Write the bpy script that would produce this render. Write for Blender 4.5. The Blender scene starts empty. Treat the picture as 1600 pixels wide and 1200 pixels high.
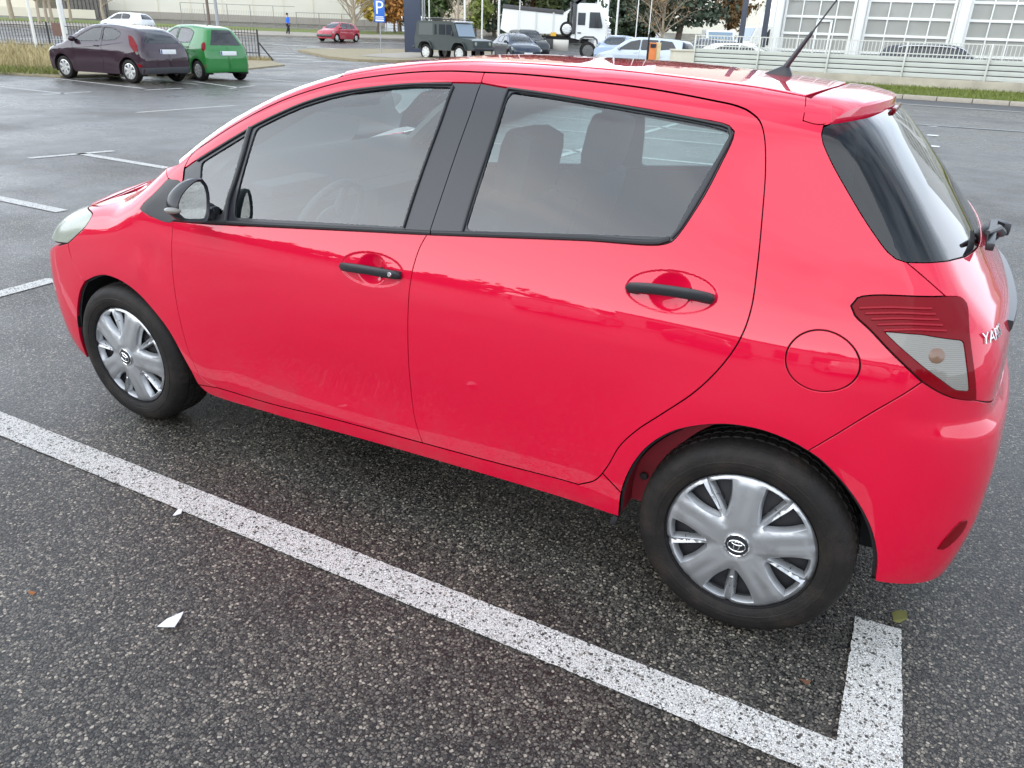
import bpy, bmesh, math, random
import numpy as np
from mathutils import Vector, Matrix
from mathutils.geometry import delaunay_2d_cdt
random.seed(7); rng = np.random.default_rng(11)
R = math.radians
SC = bpy.context.scene
COL = SC.collection

# ---------------------------------------------------------------- camera
CAM = dict(loc=(2.7333, -1.8475, 1.5615), yaw=-.4736, pitch=.4319, roll=.0351, f=1188.67)
def cam_axes():
    y, p, r = CAM['yaw'], CAM['pitch'], CAM['roll']
    f = np.array([math.sin(y)*math.cos(p), math.cos(y)*math.cos(p), -math.sin(p)])
    a = np.array([math.cos(y), -math.sin(y), 0.]); u = np.cross(a, f)
    return a*math.cos(r)+u*math.sin(r), -a*math.sin(r)+u*math.cos(r), f
AX = cam_axes()
cd = bpy.data.cameras.new('camera'); cam = bpy.data.objects.new('camera', cd); COL.objects.link(cam)
cam.matrix_world = Matrix(((AX[0][0], AX[1][0], -AX[2][0], CAM['loc'][0]), (AX[0][1], AX[1][1], -AX[2][1], CAM['loc'][1]),
                           (AX[0][2], AX[1][2], -AX[2][2], CAM['loc'][2]), (0, 0, 0, 1)))
cd.sensor_width = 36; cd.lens = CAM['f']/1600*36; cd.clip_start = .05; cd.clip_end = 2000
SC.camera = cam

# ---------------------------------------------------------------- sky, sun, exposure
SUN_EL, SUN_AZ = R(33), R(214)          # direction the light comes from, measured from +Y clockwise
W = bpy.data.worlds.new('World'); SC.world = W; W.use_nodes = True
nt = W.node_tree; nt.nodes.clear()
def wn(t, **k):
    n = nt.nodes.new(t)
    for a, b in k.items(): setattr(n, a, b)
    return n
wo = wn('ShaderNodeOutputWorld'); bg = wn('ShaderNodeBackground'); sky = wn('ShaderNodeTexSky')
sky.sky_type = 'NISHITA'; sky.sun_disc = False; sky.sun_elevation = SUN_EL; sky.sun_rotation = SUN_AZ; sky.dust_density = .8
tc = wn('ShaderNodeTexCoord'); mp = wn('ShaderNodeMapping'); mp.inputs['Scale'].default_value = (1.4, 1.1, 3.4); mp.inputs['Location'].default_value = (2.3, .4, .7)
nz = wn('ShaderNodeTexNoise'); nz.inputs['Scale'].default_value = 1.7; nz.inputs['Detail'].default_value = 7; nz.inputs['Roughness'].default_value = .52
rp = wn('ShaderNodeValToRGB'); rp.color_ramp.elements[0].position = .27; rp.color_ramp.elements[1].position = .52
cl = wn('ShaderNodeMix', data_type='RGBA'); cl.inputs[7].default_value = (8.6, 9.0, 9.8, 1)
nz2 = wn('ShaderNodeTexNoise'); nz2.inputs['Scale'].default_value = 3.3; nz2.inputs['Detail'].default_value = 5
cs = wn('ShaderNodeMix', data_type='RGBA'); cs.inputs[6].default_value = (5.4, 7.2, 9.8, 1); cs.inputs[7].default_value = (10.4, 11.2, 12.2, 1)
L = nt.links.new
L(tc.outputs['Generated'], mp.inputs[0]); L(mp.outputs[0], nz.inputs['Vector']); L(mp.outputs[0], nz2.inputs['Vector'])
L(nz.outputs['Fac'], rp.inputs[0]); L(rp.outputs[0], cl.inputs[0]); L(nz2.outputs['Fac'], cs.inputs[0]); L(cs.outputs[2], cl.inputs[7])
L(sky.outputs[0], cl.inputs[6])
sx = wn('ShaderNodeSeparateXYZ'); hz_ = wn('ShaderNodeMapRange'); hz_.inputs[1].default_value = .02; hz_.inputs[2].default_value = .66; hz_.inputs[3].default_value = .85; hz_.inputs[4].default_value = 0; hm = wn('ShaderNodeMix', data_type='RGBA')
hm.inputs[7].default_value = (23.4, 25.0, 27.2, 1); L(tc.outputs['Generated'], sx.inputs[0]); L(sx.outputs[2], hz_.inputs[0]); 
sv = wn('ShaderNodeVectorMath', operation='DOT_PRODUCT'); sv.inputs[1].default_value = (math.sin(SUN_AZ), math.cos(SUN_AZ), 0); sm_ = wn('ShaderNodeMapRange'); sm_.inputs[1].default_value = -.9; sm_.inputs[2].default_value = .8; sm_.inputs[3].default_value = .40; sm_.inputs[4].default_value = 1.05
sq = wn('ShaderNodeMath', operation='MULTIPLY', use_clamp=True); L(tc.outputs['Generated'], sv.inputs[0]); L(sv.outputs['Value'], sm_.inputs[0]); L(sm_.outputs[0], sq.inputs[0]); L(hz_.outputs[0], sq.inputs[1]); L(sq.outputs[0], hm.inputs[0]); L(cl.outputs[2], hm.inputs[6]); L(hm.outputs[2], bg.inputs[0]); L(bg.outputs[0], wo.inputs[0])
bg.inputs[1].default_value = .12
sd = bpy.data.lights.new('sun', 'SUN'); so = bpy.data.objects.new('sun', sd); COL.objects.link(so)
sd.energy = 1.35; sd.angle = R(95); sd.color = (1, .985, .965)
sdir = Vector((math.sin(SUN_AZ)*math.cos(SUN_EL), math.cos(SUN_AZ)*math.cos(SUN_EL), math.sin(SUN_EL)))
so.rotation_euler = sdir.to_track_quat('Z', 'Y').to_euler(); so.location = (0, 0, 30)
SC.view_settings.view_transform = 'Standard'; SC.view_settings.look = 'None'; SC.view_settings.exposure = 0.56; SC.view_settings.gamma = 1

# ---------------------------------------------------------------- helpers : objects
def tag(o, label=None, cat=None, group=None, kind=None):
    if label: o['label'] = label
    if cat: o['category'] = cat
    if group: o['group'] = group
    if kind: o['kind'] = kind
    return o
def thing(name, label, cat, loc=(0, 0, 0), rz=0., group=None):
    o = bpy.data.objects.new(name, None); COL.objects.link(o); o.location = loc; o.rotation_euler = (0, 0, rz)
    o.empty_display_size = .2
    return tag(o, label, cat, group)
def copy_tree(o, parent=None):
    c = o.copy(); COL.objects.link(c); c.parent = parent
    for ch in list(o.children): copy_tree(ch, c)
    return c
class MB:
    """collects geometry (world or local coordinates) and links it as ONE mesh object"""
    def __init__(s): s.v = []; s.f = []; s.n = []; s.m = []; s.k = 0; s.custom = False
    def add(s, V, Fc, N=None, mi=0):
        V = np.asarray(V, float); o = s.k
        s.v.append(V); s.k += len(V)
        if N is not None: s.custom = True
        s.n.append(np.zeros((len(V), 3)) if N is None else np.asarray(N, float))
        s.f += [tuple(int(i)+o for i in f) for f in Fc]; s.m += [mi]*len(Fc)
        return s
    def box(s, c, d, rz=0., mi=0, bev=0., ry=0., rx=0.):
        bm = bmesh.new(); bmesh.ops.create_cube(bm, size=1)
        for v in bm.verts: v.co = Vector((v.co.x*d[0], v.co.y*d[1], v.co.z*d[2]))
        if bev: bmesh.ops.bevel(bm, geom=list(bm.edges), offset=bev, segments=2, affect='EDGES', profile=.6)
        M = Matrix.Translation(c) @ Matrix.Rotation(rz, 4, 'Z') @ Matrix.Rotation(ry, 4, 'Y') @ Matrix.Rotation(rx, 4, 'X')
        s.bm(bm, M, mi); return s
    def bm(s, bm, M=None, mi=0):
        if M is not None: bm.transform(M)
        bm.verts.index_update(); bm.normal_update()
        s.add([v.co[:] for v in bm.verts], [[v.index for v in f.verts] for f in bm.faces], None, mi); bm.free(); return s
    def tube(s, pts, rad, n=8, mi=0, closed=False, cap=True):
        pts = np.asarray(pts, float); m = len(pts); rad = np.broadcast_to(np.asarray(rad, float), (m,))
        T = np.gradient(pts, axis=0) if not closed else np.roll(pts, -1, 0)-np.roll(pts, 1, 0)
        T /= np.linalg.norm(T, axis=1, keepdims=True)+1e-12
        up = np.array([0, 0, 1.]) if abs(T[0][2]) < .9 else np.array([1., 0, 0])
        V = []; a = np.linspace(0, 2*np.pi, n, endpoint=False)
        u = np.cross(up, T[0]); u /= np.linalg.norm(u)
        for i in range(m):
            u = u-T[i]*(u@T[i]); u /= np.linalg.norm(u)+1e-12; w = np.cross(T[i], u)
            V.append(pts[i]+rad[i]*(np.cos(a)[:, None]*u+np.sin(a)[:, None]*w))
        V = np.concatenate(V); Fc = []
        for i in range(m if closed else m-1):
            j = (i+1) % m
            for k in range(n): Fc.append((i*n+k, i*n+(k+1) % n, j*n+(k+1) % n, j*n+k))
        if cap and not closed: Fc += [tuple(range(n))[::-1], tuple((m-1)*n+k for k in range(n))]
        return s.add(V, Fc, None, mi)
    def lathe(s, prof, M=None, n=64, mi=0, mis=None):
        """profile of (radius, height) turned about local Y (height = -Y outwards)"""
        p = np.asarray(prof, float); m = len(p); a = np.linspace(0, 2*np.pi, n, endpoint=False)
        V = np.stack([np.outer(np.cos(a), p[:, 0]), np.broadcast_to(-p[:, 1], (n, m)), np.outer(np.sin(a), p[:, 0])], -1).reshape(-1, 3)
        Fs = []
        for i in range(n):
            j = (i+1) % n
            for k in range(m-1): Fs.append((i*m+k, i*m+k+1, j*m+k+1, j*m+k))
        if M is not None: V = V@np.array(M.to_3x3()).T+np.array(M.translation)
        if mis is None: return s.add(V, Fs, None, mi)
        o = len(s.f); s.add(V, Fs, None, 0)
        for q in range(len(Fs)): s.m[o+q] = mis[q % (m-1)]
        return s
    def prism(s, poly, h0, h1, axis='y', M=None, mi=0):
        """2-D outline extruded along an axis"""
        p = np.asarray(poly, float); n = len(p)
        def mk(h):
            z = np.full(n, h)
            return np.stack({'y': (p[:, 0], z, p[:, 1]), 'x': (z, p[:, 0], p[:, 1]), 'z': (p[:, 0], p[:, 1], z)}[axis], -1)
        V = np.concatenate([mk(h0), mk(h1)])
        Fc = [tuple(range(n)), tuple(range(2*n-1, n-1, -1))]+[(i, i+n, (i+1) % n+n, (i+1) % n) for i in range(n)]
        if M is not None: V = V@np.array(M.to_3x3()).T+np.array(M.translation)
        return s.add(V, Fc, None, mi)
    def mirrored(s, yc):
        o = MB(); o.v = [v*np.array([1, -1, 1])+np.array([0, 2*yc, 0]) for v in s.v]; o.n = [n*np.array([1, -1, 1]) for n in s.n]
        o.f = [f[::-1] for f in s.f]; o.m = list(s.m); o.k = s.k; o.custom = s.custom; return o
    def build(s, name, mats, parent=None, off=None, smooth=True, angle=None, recalc=None):
        V = np.concatenate(s.v) if s.v else np.zeros((0, 3)); N = np.concatenate(s.n) if s.n else V
        if off is not None: V = V-np.asarray(off)
        me = bpy.data.meshes.new(name); me.from_pydata(V.tolist(), [], s.f)
        if not isinstance(mats, (list, tuple)): mats = [mats]
        for m in mats: me.materials.append(m)
        if len(mats) > 1: me.polygons.foreach_set('material_index', s.m)
        if recalc is None: recalc = not s.custom
        if recalc:
            bm = bmesh.new(); bm.from_mesh(me); bmesh.ops.recalc_face_normals(bm, faces=bm.faces); bm.to_mesh(me); bm.free()
        if smooth:
            me.shade_smooth()
            if not s.custom: me.set_sharp_from_angle(angle=R(35) if angle is None else angle)
        if s.custom:
            me.update(); vn = np.array([v.normal[:] for v in me.vertices]); z = np.linalg.norm(N, axis=1) < .5
            N[z] = vn[z]; me.normals_split_custom_set_from_vertices(N.tolist())
        o = bpy.data.objects.new(name, me); COL.objects.link(o)
        if parent: o.parent = parent
        return o

# ---------------------------------------------------------------- helpers : materials
def mat(name, col, rough=.5, metal=0., spec=.5, coat=0., coat_r=.03, emit=None, noise=None, bump=None, trans=0.):
    """noise=(scale, amount) mottles the colour; bump=(scale, strength)"""
    m = bpy.data.materials.new(name); m.use_nodes = True; t = m.node_tree; b = t.nodes['Principled BSDF']
    b.inputs['Base Color'].default_value = (*col, 1); b.inputs['Roughness'].default_value = rough; b.inputs['Metallic'].default_value = metal
    b.inputs['Specular IOR Level'].default_value = spec; b.inputs['Coat Weight'].default_value = coat; b.inputs['Coat Roughness'].default_value = coat_r
    b.inputs['Transmission Weight'].default_value = trans
    if emit: b.inputs['Emission Color'].default_value = (*emit[:3], 1); b.inputs['Emission Strength'].default_value = emit[3]
    if noise or bump:
        c = t.nodes.new('ShaderNodeTexCoord')
        if noise:
            n = t.nodes.new('ShaderNodeTexNoise'); n.inputs['Scale'].default_value = noise[0]; n.inputs['Detail'].default_value = 6
            r = t.nodes.new('ShaderNodeMix'); r.data_type = 'RGBA'
            r.inputs[6].default_value = (*[x*(1-noise[1]) for x in col], 1); r.inputs[7].default_value = (*[min(1, x*(1+noise[1])) for x in col], 1)
            t.links.new(c.outputs['Object'], n.inputs['Vector']); t.links.new(n.outputs['Fac'], r.inputs[0]); t.links.new(r.outputs[2], b.inputs['Base Color'])
        if bump:
            n = t.nodes.new('ShaderNodeTexNoise'); n.inputs['Scale'].default_value = bump[0]; n.inputs['Detail'].default_value = 4
            q = t.nodes.new('ShaderNodeBump'); q.inputs['Strength'].default_value = bump[1]; q.inputs['Distance'].default_value = .02
            t.links.new(c.outputs['Object'], n.inputs['Vector']); t.links.new(n.outputs['Fac'], q.inputs['Height']); t.links.new(q.outputs[0], b.inputs['Normal'])
    return m
def glass_mat(name, tint, refl=1.0, r=.0, mul=1.0):
    """thin pane : clear tint seen through, mirror sheen by Fresnel"""
    m = bpy.data.materials.new(name); m.use_nodes = True; t = m.node_tree; t.nodes.clear()
    o = t.nodes.new('ShaderNodeOutputMaterial'); a = t.nodes.new('ShaderNodeBsdfTransparent'); g = t.nodes.new('ShaderNodeBsdfGlossy')
    x = t.nodes.new('ShaderNodeMixShader'); f = t.nodes.new('ShaderNodeFresnel'); k = t.nodes.new('ShaderNodeMath')
    a.inputs[0].default_value = (*tint, 1); g.inputs[0].default_value = (refl, refl, refl, 1); g.inputs['Roughness'].default_value = r
    f.inputs[0].default_value = 1.55; k.operation = 'MULTIPLY'; k.inputs[1].default_value = mul; k.use_clamp = True
    t.links.new(f.outputs[0], k.inputs[0]); t.links.new(k.outputs[0], x.inputs[0]); t.links.new(a.outputs[0], x.inputs[1]); t.links.new(g.outputs[0], x.inputs[2]); t.links.new(x.outputs[0], o.inputs[0])
    return m
M = dict(
    red=mat('red_paint', (.57, .0008, .029), .5, coat=1, coat_r=.015, spec=.06),
    black_trim=mat('black_plastic', (.018, .018, .02), .38, bump=(900, .06)),
    gloss_black=mat('gloss_black', (.013, .0145, .018), .30, spec=.45, coat=.2, coat_r=.12),
    rubber=mat('rubber_seal', (.012, .012, .013), .5),
    under=mat('underbody', (.008, .008, .009), .8),
    tyre=mat('tyre_rubber', (.012, .0105, .0095), .6, spec=.2, noise=(30, .25), bump=(140, .15)),
    chrome=mat('chrome', (.80, .80, .80), .10, metal=1),
    silver=mat('silver_cap', (.40, .405, .41), .30, metal=.72, coat=.25, coat_r=.12, noise=(14, .08)),
    steel=mat('dark_steel', (.022, .022, .024), .55, metal=.3),
    glass=glass_mat('side_glass', (.72, .86, .85), mul=1.7),
    glass_dark=glass_mat('rear_glass', (.14, .17, .18), mul=.95),
    cabin=mat('cabin_plastic', (.055, .058, .06), .65, bump=(300, .1)),
    fabric=mat('seat_fabric', (.050, .052, .056), .9, noise=(60, .25)),
    headlining=mat('headlining', (.33, .33, .31), .9),
    mirror=mat('mirror_glass', (.68, .68, .63), .03, metal=1),
    lamp_red=mat('red_lens', (.16, .002, .006), .12, spec=.05, coat=.18, coat_r=.02),
    lamp_clear=mat('clear_lens', (.19, .178, .155), .2, spec=.2, coat=.8, coat_r=.03),
    lamp_amber=mat('amber_bulb', (.16, .085, .05), .3, coat=.5),
    head=mat('headlamp_lens', (.27, .29, .235), .25, spec=.2, coat=.35, coat_r=.05, noise=(9, .3)),
    white=mat('white_paint', (.72, .72, .70), .4, coat=.5),
    plate=mat('plate_white', (.7, .7, .68), .4),
    blue=mat('plate_blue', (.02, .06, .35), .4),
)

M['red'].node_tree.nodes['Principled BSDF'].inputs['Coat IOR'].default_value = 1.55
def ribbed(m, n, k=.5):
    """fine horizontal flutes moulded into a lens"""
    t = m.node_tree; c = t.nodes.new('ShaderNodeTexCoord'); w = t.nodes.new('ShaderNodeTexWave'); w.bands_direction = 'Z'; w.inputs['Scale'].default_value = n; b = t.nodes.new('ShaderNodeBump'); b.inputs['Strength'].default_value = k; b.inputs['Distance'].default_value = .003
    t.links.new(c.outputs['Object'], w.inputs['Vector']); t.links.new(w.outputs['Fac'], b.inputs['Height']); p = t.nodes['Principled BSDF']; t.links.new(b.outputs[0], p.inputs['Normal'])
ribbed(M['lamp_clear'], 70, .22)
# dust film low on the paint and scuffs on the tyres and wheel covers
def grime(m, dust, scale, lo, hi, amt, zr=None):
    t = m.node_tree; p = t.nodes['Principled BSDF']; c = t.nodes.new('ShaderNodeTexCoord'); n = t.nodes.new('ShaderNodeTexNoise'); n.inputs['Scale'].default_value = scale; n.inputs['Detail'].default_value = 9; n.inputs['Roughness'].default_value = .65
    r = t.nodes.new('ShaderNodeMapRange'); r.inputs[1].default_value = lo; r.inputs[2].default_value = hi; r.inputs[4].default_value = amt; x = t.nodes.new('ShaderNodeMix'); x.data_type = 'RGBA'; x.inputs[7].default_value = (*dust, 1)
    t.links.new(c.outputs['Object'], n.inputs['Vector']); t.links.new(n.outputs['Fac'], r.inputs[0]); f = r.outputs[0]
    if zr:
        s = t.nodes.new('ShaderNodeSeparateXYZ'); q = t.nodes.new('ShaderNodeMapRange'); q.inputs[1].default_value = zr[0]; q.inputs[2].default_value = zr[1]; q.inputs[3].default_value = 1; q.inputs[4].default_value = 0; u = t.nodes.new('ShaderNodeMath'); u.operation = 'MULTIPLY'
        t.links.new(c.outputs['Object'], s.inputs[0]); t.links.new(s.outputs[2], q.inputs[0]); t.links.new(q.outputs[0], u.inputs[0]); t.links.new(f, u.inputs[1]); f = u.outputs[0]
    i = p.inputs['Base Color']
    if i.is_linked: t.links.new(i.links[0].from_socket, x.inputs[6])
    else: x.inputs[6].default_value = i.default_value
    t.links.new(f, x.inputs[0]); t.links.new(x.outputs[2], i); return f
grime(M['red'], (.20, .10, .085), 7, .45, .75, .35, (.20, .48)); grime(M['tyre'], (.075, .055, .040), 9, .46, .75, .32); grime(M['silver'], (.10, .085, .07), 16, .54, .8, .45)
M['housing'] = mat('mirror_black', (.012, .013, .016), .22, spec=.35)
# ---------------------------------------------------------------- car bodies as smooth implicit shapes
def smax(a, b, k):
    h = np.maximum(k-np.abs(a-b), 0.0); return np.maximum(a, b)+h*h/(4*k)
def spl(xs, ys):
    xs = np.array(xs, float); ys = np.array(ys, float); h = np.diff(xs); d = np.diff(ys)/h; m = np.zeros(len(xs)); m[0] = d[0]; m[-1] = d[-1]
    for i in range(1, len(xs)-1):
        if d[i-1]*d[i] > 0:
            w1 = 2*h[i]+h[i-1]; w2 = h[i]+2*h[i-1]; m[i] = (w1+w2)/(w1/d[i-1]+w2/d[i])
    def f(x):
        x = np.asarray(x, float); i = np.clip(np.searchsorted(xs, x)-1, 0, len(xs)-2); t = (x-xs[i])/h[i]; u = np.clip(t, 0, 1)
        r = (1+2*u)*(1-u)**2*ys[i]+u*(1-u)**2*h[i]*m[i]+u*u*(3-2*u)*ys[i+1]+u*u*(u-1)*h[i]*m[i+1]
        return np.where(t < 0, ys[0]+(x-xs[0])*m[0], np.where(t > 1, ys[-1]+(x-xs[-1])*m[-1], r))
    return f
class Body:
    """chart S = (s, z): distance along the plan outline and height; chart T = (x, y): seen from above"""
    yc = 0.; sF = .35; sR = 2.3; rr = .8; tmax = 1.6; ztop_cast = 2.4
    def N(b, P, e=1e-3):
        g = np.stack([b.F(P+e*v)-b.F(P-e*v) for v in np.eye(3)], -1); return g/(np.linalg.norm(g, axis=-1, keepdims=True)+1e-12)
    def cast(b, O, D, t0, t1, n=160):
        O = np.atleast_2d(O); D = np.atleast_2d(D); ts = np.linspace(t0, t1, n)
        V = np.concatenate([b.F(O[i:i+800, None, :]+ts[None, :, None]*D[i:i+800, None, :]) for i in range(0, len(O), 800)])
        ins = V < 0; i = ins.argmax(1); ok = ins.any(1) & (i > 0); i = np.clip(i, 1, n-1); lo = ts[i-1].copy(); hi = ts[i].copy()
        for _ in range(32):
            m = (lo+hi)/2; s = b.F(O+m[:, None]*D) < 0; hi = np.where(s, m, hi); lo = np.where(s, lo, m)
        return O+((lo+hi)/2)[:, None]*D, ok
    def sdir(b, s):
        s = np.asarray(s, float); th = np.where(s > b.sR, (s-b.sR)/b.rr, np.where(s < b.sF, (s-b.sF)/b.rr, 0.))
        return np.stack([np.sin(th), -np.cos(th), 0*th], -1), np.clip(s, b.sF, b.sR)
    def S(b, uv):
        uv = np.atleast_2d(uv); d, x = b.sdir(uv[:, 0]); O = np.stack([x, np.full(len(x), b.yc), uv[:, 1]], -1)+d*b.tmax
        return b.cast(O, -d, 0, b.tmax)
    def T(b, uv):
        uv = np.atleast_2d(uv); O = np.stack([uv[:, 0], uv[:, 1], np.full(len(uv), b.ztop_cast)], -1)
        return b.cast(O, np.tile([0, 0, -1.], (len(uv), 1)), 0, b.ztop_cast-.05)
    def to(b, P, chart):
        P = np.atleast_2d(P)
        if chart == 'T': return P[:, :2].copy()
        th = np.where(P[:, 0] > b.sR, np.arctan2(P[:, 0]-b.sR, b.yc-P[:, 1]), np.where(P[:, 0] < b.sF, np.arctan2(P[:, 0]-b.sF, b.yc-P[:, 1]), 0))
        return np.stack([np.where(th == 0, P[:, 0], np.where(th > 0, b.sR, b.sF)+b.rr*th), P[:, 2]], -1)
    @property
    def sc(b): return b.sR+b.rr*math.pi/2     # rear centre line in chart S
    @property
    def sf(b): return b.sF-b.rr*math.pi/2     # front centre line
def crom(p, ds=.012):
    p = np.asarray(p, float)
    if len(p) == 2:
        n = max(1, int(np.linalg.norm(p[1]-p[0])/ds)); return p[0]+(p[1]-p[0])*np.linspace(0, 1, n+1)[:, None]
    q = np.concatenate([[2*p[0]-p[1]], p, [2*p[-1]-p[-2]]]); out = []
    for i in range(1, len(q)-2):
        a, b_, c, d = q[i-1], q[i], q[i+1], q[i+2]
        k = [max(np.linalg.norm(v), 1e-9)**.5 for v in (b_-a, c-b_, d-c)]
        m1 = (c-b_)+k[1]*((b_-a)/k[0]-(c-a)/(k[0]+k[1])); m2 = (c-b_)+k[1]*((d-c)/k[2]-(d-b_)/(k[1]+k[2]))
        n = max(1, int(np.linalg.norm(c-b_)/ds)); t = np.linspace(0, 1, n, endpoint=False)[:, None]
        out.append((2*t**3-3*t**2+1)*b_+(t**3-2*t**2+t)*m1+(-2*t**3+3*t**2)*c+(t**3-t**2)*m2)
    return np.concatenate(out+[p[-1:]])
def clean(p, tol=.0022):
    out = [p[0]]
    for q in p[1:]:
        if np.linalg.norm(q-out[-1]) > tol: out.append(q)
    while len(out) > 3 and np.linalg.norm(out[0]-out[-1]) < tol: out.pop()
    return np.array(out)
def area(p): x, y = p[:, 0], p[:, 1]; return .5*np.sum(x*np.roll(y, -1)-np.roll(x, -1)*y)
def inset(p, g):
    """moves a CCW outline inwards by g"""
    e = np.roll(p, -1, 0)-p; e /= np.linalg.norm(e, axis=1, keepdims=True)+1e-12; n = np.stack([-e[:, 1], e[:, 0]], -1)
    m = n+np.roll(n, 1, 0); l = np.linalg.norm(m, axis=1, keepdims=True); m = m/np.maximum(l, 1e-6)
    c = np.maximum((m*n).sum(1, keepdims=True), .45); return p+m*g/c
def inpoly(pt, poly):
    x, y = pt[:, 0][:, None], pt[:, 1][:, None]; a = poly; b_ = np.roll(poly, -1, 0); r = np.zeros(len(pt), bool)
    for i in range(0, len(pt), 4000):
        X, Y = x[i:i+4000], y[i:i+4000]; c = (a[:, 1] > Y) != (b_[:, 1] > Y)
        t = (b_[:, 0]-a[:, 0])*(Y-a[:, 1])/(b_[:, 1]-a[:, 1]+1e-15)+a[:, 0]; r[i:i+4000] = (c & (X < t)).sum(1) % 2 == 1
    return r
def segdist(pt, poly):
    a = poly; d = np.roll(poly, -1, 0)-a; L2 = (d*d).sum(1)+1e-12; out = np.full(len(pt), 9.)
    for i in range(0, len(pt), 1000):
        w = pt[i:i+1000, None]-a; t = np.clip((w*d).sum(2)/L2, 0, 1); out[i:i+1000] = np.sqrt(((w-t[..., None]*d)**2).sum(2)).min(1)
    return out
def fill(outer, holes, grid, extra=()):
    """constrained triangulation of an outline with holes and a grid of inner points"""
    if area(outer) < 0: outer = outer[::-1]
    holes = [h[::-1] if area(h) > 0 else h for h in holes]
    lo, hi = outer.min(0), outer.max(0); P = []
    def ok(q, d):
        k = inpoly(q, outer)
        for h in holes: k &= ~inpoly(q, h)
        q = q[k]
        if len(q):
            m = segdist(q, outer) > d
            for h in holes: m &= segdist(q, h) > d
            q = q[m]
        return q
    gx, gy = np.meshgrid(np.arange(lo[0], hi[0], grid), np.arange(lo[1], hi[1], grid*.9)); gx[1::2] += grid/2
    q = np.stack([gx.ravel(), gy.ravel()], -1)
    for (cx, cz, rx, rz, st) in extra: q = q[((q[:, 0]-cx)/rx)**2+((q[:, 1]-cz)/rz)**2 > 1.05]
    P.append(ok(q, grid*.45))
    for (cx, cz, rx, rz, st) in extra:
        gx, gy = np.meshgrid(np.arange(-rx, rx, st), np.arange(-rz, rz, st*.9)); gx[1::2] += st/2
        q = np.stack([gx.ravel(), gy.ravel()], -1); q = q[(q[:, 0]/rx)**2+(q[:, 1]/rz)**2 < 1]; P.append(ok(q+[cx, cz], st*.5))
    loops = [outer]+list(holes); V = np.concatenate(loops+P); E = []; o = 0
    for l in loops: E += [(o+i, o+(i+1) % len(l)) for i in range(len(l))]; o += len(l)
    r = delaunay_2d_cdt([Vector(v) for v in V], E, [], 0, 1e-6)
    V2 = np.array([v[:] for v in r[0]]); Fc = np.array([f for f in r[2] if len(f) == 3]); c = V2[Fc].mean(1)
    k = inpoly(c, outer)
    for h in holes: k &= ~inpoly(c, h)
    a = V2[Fc]; ar = (a[:, 1, 0]-a[:, 0, 0])*(a[:, 2, 1]-a[:, 0, 1])-(a[:, 2, 0]-a[:, 0, 0])*(a[:, 1, 1]-a[:, 0, 1]); Fc[ar < 0] = Fc[ar < 0][:, ::-1]
    Fc = Fc[k]
    mp = {}
    for i, og in enumerate(r[3]):
        for q in og: mp[q] = i
    L2 = []; o = 0
    for l in loops: L2.append([mp.get(o+i, o+i) for i in range(len(l))]); o += len(l)
    return V2, Fc, L2
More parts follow.
